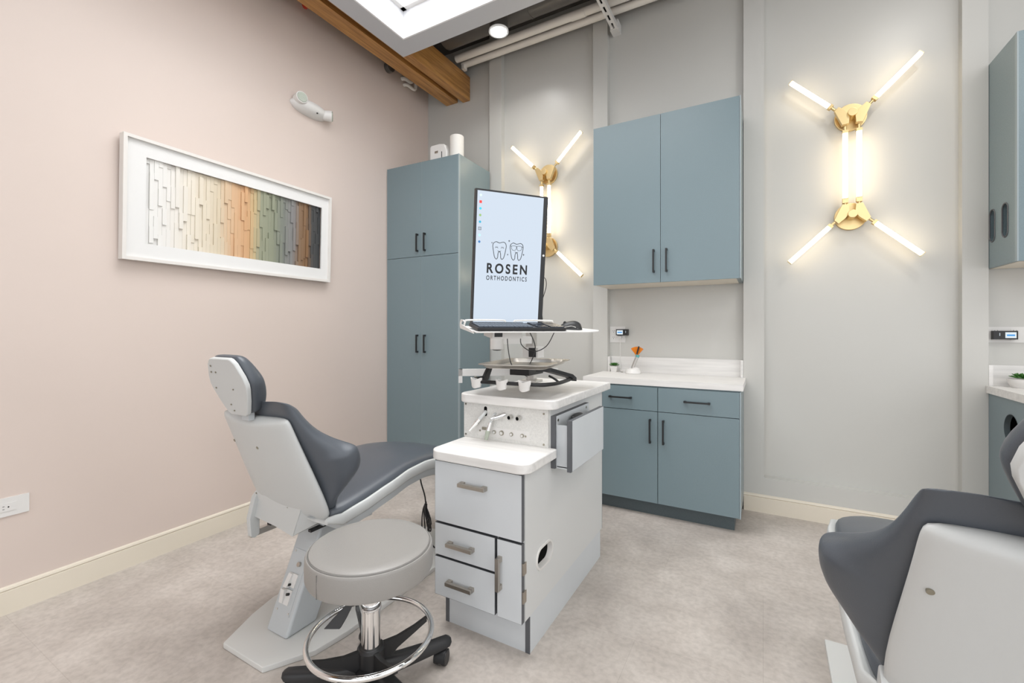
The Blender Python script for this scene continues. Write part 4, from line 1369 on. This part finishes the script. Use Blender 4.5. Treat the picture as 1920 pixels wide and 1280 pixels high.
    obj('back_bracket', kb, M['shell'], t, smooth=50)
    kk2 = obj('back_bracket_flange', MB().loft([[(.066, 1.124, .418), (.105, 1.14, .53), (.160, 1.19, .50), (.150, 1.22, .47)], [(.066, 1.20, .418), (.105, 1.22, .53), (.160, 1.25, .50), (.150, 1.26, .47)]]), M['shell'], t)
    hk = [(1.135, .52), (1.175, .56), (1.19, .52), (1.20, .462), (1.172, .452), (1.158, .430), (1.158, .352), (1.135, .340), (1.118, .352), (1.112, .430)]
    obj('side_hook', MB().prism(hk, 'x', -.240, -.212, .005), M['shell'], t)
    obj('release_bar', MB().box(-.236, -.216, 1.120, 1.50, .346, .372, .004), M['alu'], t)
    obj('bar_grip', MB().box(-.228, -.205, 1.20, 1.5, .372, .380, .002), M['black'], t)

    # upholstered back with wings
    et = [(-.03, .000), (.02, .015), (.05, .060), (.085, .105), (.12, .130), (.16, .140), (.212, .140), (.24, .122), (.29, .074), (.35, .034), (.40, .012), (.50, .0)]
    wt = [(-.03, .215), (.02, .240), (.06, .276), (.12, .326), (.165, .340), (.212, .340), (.24, .302), (.32, .240), (.38, .216), (.44, .200), (.50, .17)]
    A = [-.03, .0, .03, .06, .09, .12, .16, .20, .215, .235, .265, .31, .355, .385, .402, .412]
    rings = []
    for i, a_ in enumerate(A):
        e, W_ = interp(et, a_), interp(wt, a_)
        k = min(1.0, (len(A) - 1 - i + .6) / 2.2)
        pad = .062 * k
        e2 = max(e, pad * .7)
        ws = min(W_ - .02, .205)
        th = .042
        R = [(W_, e2), (W_ + .004, e2 * .55), (ws + (W_ - ws) * .45, e2 * .14 + .002), (ws * .8, .006), (0, .006), (-ws * .8, .006), (-ws - (W_ - ws) * .45, e2 * .14 + .002), (-W_ - .004, e2 * .55), (-W_, e2),
             (-W_ + th * .45, e2 + .018 * k), (-W_ + th, e2 * .9 + .004), (-ws + th * .9, pad + e2 * .22), (-ws * .45, pad), (0, pad * .93), (ws * .45, pad), (ws - th * .9, pad + e2 * .22), (W_ - th, e2 * .9 + .004), (W_ - th * .45, e2 + .018 * k)]
        lift = .080 * max(0, (a_ - .29) / .122)
        ring = []
        for p_ in R:
            s_ = min(1, max(0, abs(p_[0]) - .045) / .095)
            l_ = lift * (1.36 * (s_ ** 2) * (3 - 2 * s_) - .36)
            ring.append(bk(p_[0], a_ + l_ - max(0, p_[1]) * .8 * max(0, (a_ - .35) / .062), p_[1]))
        rings.append(ring)
    bc = obj('back_cushion', MB().loft(rings), M['uph'], t, smooth=80, sub=2)

    # headrest
    H0 = Vector((-.012, .962, .938))
    hu = Vector((0, -.068, .21)).normalized()
    hn = Vector((0, .21, .068)).normalized()

    def hd_(x_, a_, n_):
        return H0 + Vector((x_, 0, 0)) + hu * a_ + hn * (n_ * (1 - 2.2 * max(0, a_ - .06)) if n_ > .02 else n_)
    half = [(-.010, .050), (0.0, .064), (.05, .093), (.100, .115), (.120, .119), (.150, .113), (.200, .090), (.216, .072), (.220, .058)]
    R0 = [(w_, a_) for a_, w_ in half] + [(-w_, a_) for a_, w_ in reversed(half)]

    def hr(k, n_, da=0):
        return [hd_(p_[0] * k, .105 + (p_[1] - .105) * k + da, n_) for p_ in R0]
    hs = obj('headrest_shell', MB().loft([hr(.965, -.0115), hr(.985, -.0100), hr(1.0, -.006), hr(1.0, .004), hr(.95, .006)]), M['shell'], t, smooth=40)
    sc = MB()
    for (x_, a_) in ((-.07, .19), (-.08, .165), (-.05, .165), (-.085, .10), (.03, .10), (-.02, .035), (-.012, .01)):
        sc.cyl(hd_(x_, a_, -.0145), hd_(x_, a_, -.010), .0032, 10)
    obj('shell_screws', sc, M['screw'], hs)
    obj('headrest_cushion', MB().loft([hr(.94, .003), hr(1.02, .010), hr(1.045, .032), hr(.99, .060), hr(.82, .082), hr(.55, .093), hr(.2, .097)]), M['uph'], t, smooth=80, sub=1)
    obj('headrest_stem', MB().box(-.020, .024, .972, .995, .905, .965, .004), M['skirt'], t)
    # wiring hanging below the seat
    cw_ = MB()
    cw_.tube([(.02, 1.93, .47), (.03, 1.94, .38), (.05, 1.95, .30), (.06, 1.95, .20)], .004, 8)
    for k in range(4):
        o_ = .009 * (k - 1.5)
        cw_.tube([(.058, 1.95, .275), (.045 + 1.6 * o_, 1.95 - o_, .22), (.05 + 2.4 * o_, 1.96, .14), (.062 + o_, 1.95 + o_, .10 + .5 * o_), (.078 - 1.2 * o_, 1.95, .16), (.064 + .5 * o_, 1.94, .27)], .0036, 8)
    cw_.tube([(.07, 1.95, .12), (.10, 1.96, .03), (.18, 1.98, .008), (.24, 2.0, .03)], .004, 8)
    obj('power_cord', cw_, M['black'], t)
    return t


make_chair('charcoal and white reclined dental chair beside the pink wall behind the stool', -1.72)
c2 = make_chair('charcoal and white reclined dental chair cut off by the right edge', 0.447)

# ------------------------------------------------------------------ stool
SX, SY = -1.168, 1.085
t = thing('stool', 'round grey vinyl rolling stool with chrome foot ring in front of the cart', 'stool', (SX, SY, 0), local=True)
ST = .528
obj('seat', MB().lathe([(0, ST), (.10, ST), (.165, ST - .001), (.188, ST - .004), (.1955, ST - .009), (.197, ST - .013), (.2035, ST - .0145), (.2075, ST - .022), (.209, ST - .05), (.208, ST - .085), (.203, ST - .096), (.18, ST - .099), (0, ST - .099)], seg=96), M['seatg'], t)
sm = MB()
n = 96
sm.tube([(.1985 * math.cos(2 * math.pi * k / n), .1985 * math.sin(2 * math.pi * k / n), ST - .0125) for k in range(n)], .0018, 6, closed=True, smooth=0)
a0 = rad(268)
for off in (0,):
    for k in range(15):
        z = ST - .020 - k * .005
        sm.cyl((.2085 * math.cos(a0), .2085 * math.sin(a0), z), (.2085 * math.cos(a0), .2085 * math.sin(a0), z - .003), .0016, 6)
obj('stitching', sm, M['thread'], t)
obj('seat_plate', MB().box(-.09, .09, -.09, .09, ST - .112, ST - .0985, .003), M['black'], t)
obj('gas_lift_cover', MB().lathe([(0, .30), (.033, .30), (.0335, .303), (.0335, ST - .1), (0, ST - .1)]), M['chrome'], t)
obj('gas_lift', MB().lathe([(0, .10), (.0315, .10), (.0315, .30), (0, .30)]).lathe([(.0315, .297), (.0342, .298), (.0348, .303), (.0342, .308), (.0315, .309)]), M['chrome'], t)
obj('hub', MB().lathe([(0, .045), (.034, .045), (.040, .06), (.046, .145), (.046, .165), (.040, .172), (.030, .172), (0, .16)]), M['blackp'], t)
RB = .272
for k in range(5):
    a = rad(65 + 72 * k)
    c, s_ = math.cos(a), math.sin(a)
    X = Matrix(((c, -s_, 0, 0), (s_, c, 0, 0), (0, 0, 1, 0), (0, 0, 0, 1)))
    rings = []
    for (r, hw_, z0, z1) in ((.028, .026, .062, .118), (.10, .027, .060, .104), (.20, .025, .058, .092), (RB - .01, .024, .058, .088), (RB + .018, .022, .060, .086), (RB + .030, .013, .066, .080)):
        rings.append([X @ Vector(v) for v in ((r, -hw_, z0), (r, -hw_, z1 - .012), (r, -hw_ * .55, z1), (r, hw_ * .55, z1), (r, hw_, z1 - .012), (r, hw_, z0))])
    lg = obj('leg', MB().loft(rings), M['blackp'], t, smooth=50)
    a2 = a + rad((40, -70, 100, 10, 150)[k])
    wx, wy = math.cos(a2), math.sin(a2)
    cx_, cy_ = RB * c, RB * s_
    ax = Vector((-wy, wx, 0))
    ce = Vector((cx_ - wx * .014, cy_ - wy * .014, .0255))
    wh = MB()
    for sg in (-1, 1):
        wh.cyl(ce + ax * (sg * .006), ce + ax * (sg * .024), .0255, 28, bev=.004)
    cs_ = obj('caster', wh, M['blackp'], lg)
    hood = []
    for j in range(9):
        th = rad(-10 + 200 * j / 8)
        rr_ = .030
        p_ = ce + Vector((wx, wy, 0)) * (rr_ * math.cos(th)) + Vector((0, 0, rr_ * math.sin(th)))
        q2 = ce + Vector((wx, wy, 0)) * (.027 * math.cos(th)) + Vector((0, 0, .027 * math.sin(th)))
        hood.append([p_ - ax * .020, p_ + ax * .020, q2 + ax * .020, q2 - ax * .020])
    obj('caster_hood', MB().loft(hood).cyl((cx_, cy_, .045), (cx_, cy_, .062), .008, 12), M['blackp'], lg)
RR, RZ2 = .203, .212
obj('foot_ring', MB().tube([(RR * math.cos(2 * math.pi * k / 72), RR * math.sin(2 * math.pi * k / 72), RZ2) for k in range(72)], .0095, 16, closed=True, smooth=0), M['chrome'], t)
for k in range(4):
    a = rad((60, 152, 247, 339)[k])
    c, s_ = math.cos(a), math.sin(a)
    X = Matrix(((c, -s_, 0, 0), (s_, c, 0, 0), (0, 0, 1, 0), (0, 0, 0, 1)))
    rings = [[X @ Vector(v) for v in ((r, -w1, z0), (r, -w1, z1), (r, w1, z1), (r, w1, z0))] for (r, w1, z0, z1) in ((.038, .009, .09, .168), (.09, .007, .135, .172), (.15, .006, .165, .188), (.197, .006, .190, .206))]
    obj('ring_spoke', MB().loft(rings), M['blackp'], t)
lv = obj('lever', MB().tube([(.03, -.03, ST - .105), (.058, -.105, ST - .114), (.042, -.130, ST - .145)], .005, 8), M['black'], t)
pd = [(.044, -.127, ST - .135), (.012, -.166, ST - .198)]
d_ = (Vector(pd[1]) - Vector(pd[0])).normalized()
sdv = Vector((.87, .49, 0)).normalized()
nv_ = d_.cross(sdv).normalized()
rings = []
for k_, (w1, th1) in ((0, (.009, .006)), (.12, (.012, .006)), (.6, (.020, .006)), (1.0, (.024, .007))):
    p_ = Vector(pd[0]).lerp(Vector(pd[1]), k_)
    rings.append([p_ - sdv * w1 - nv_ * th1, p_ + sdv * w1 - nv_ * th1, p_ + sdv * w1 + nv_ * th1, p_ - sdv * w1 + nv_ * th1])
obj('lever_paddle', MB().loft(rings), M['blackp'], lv)

for o in bpy.data.objects:
    for k_ in ('_local', '_cx'):
        if k_ in o:
            del o[k_]
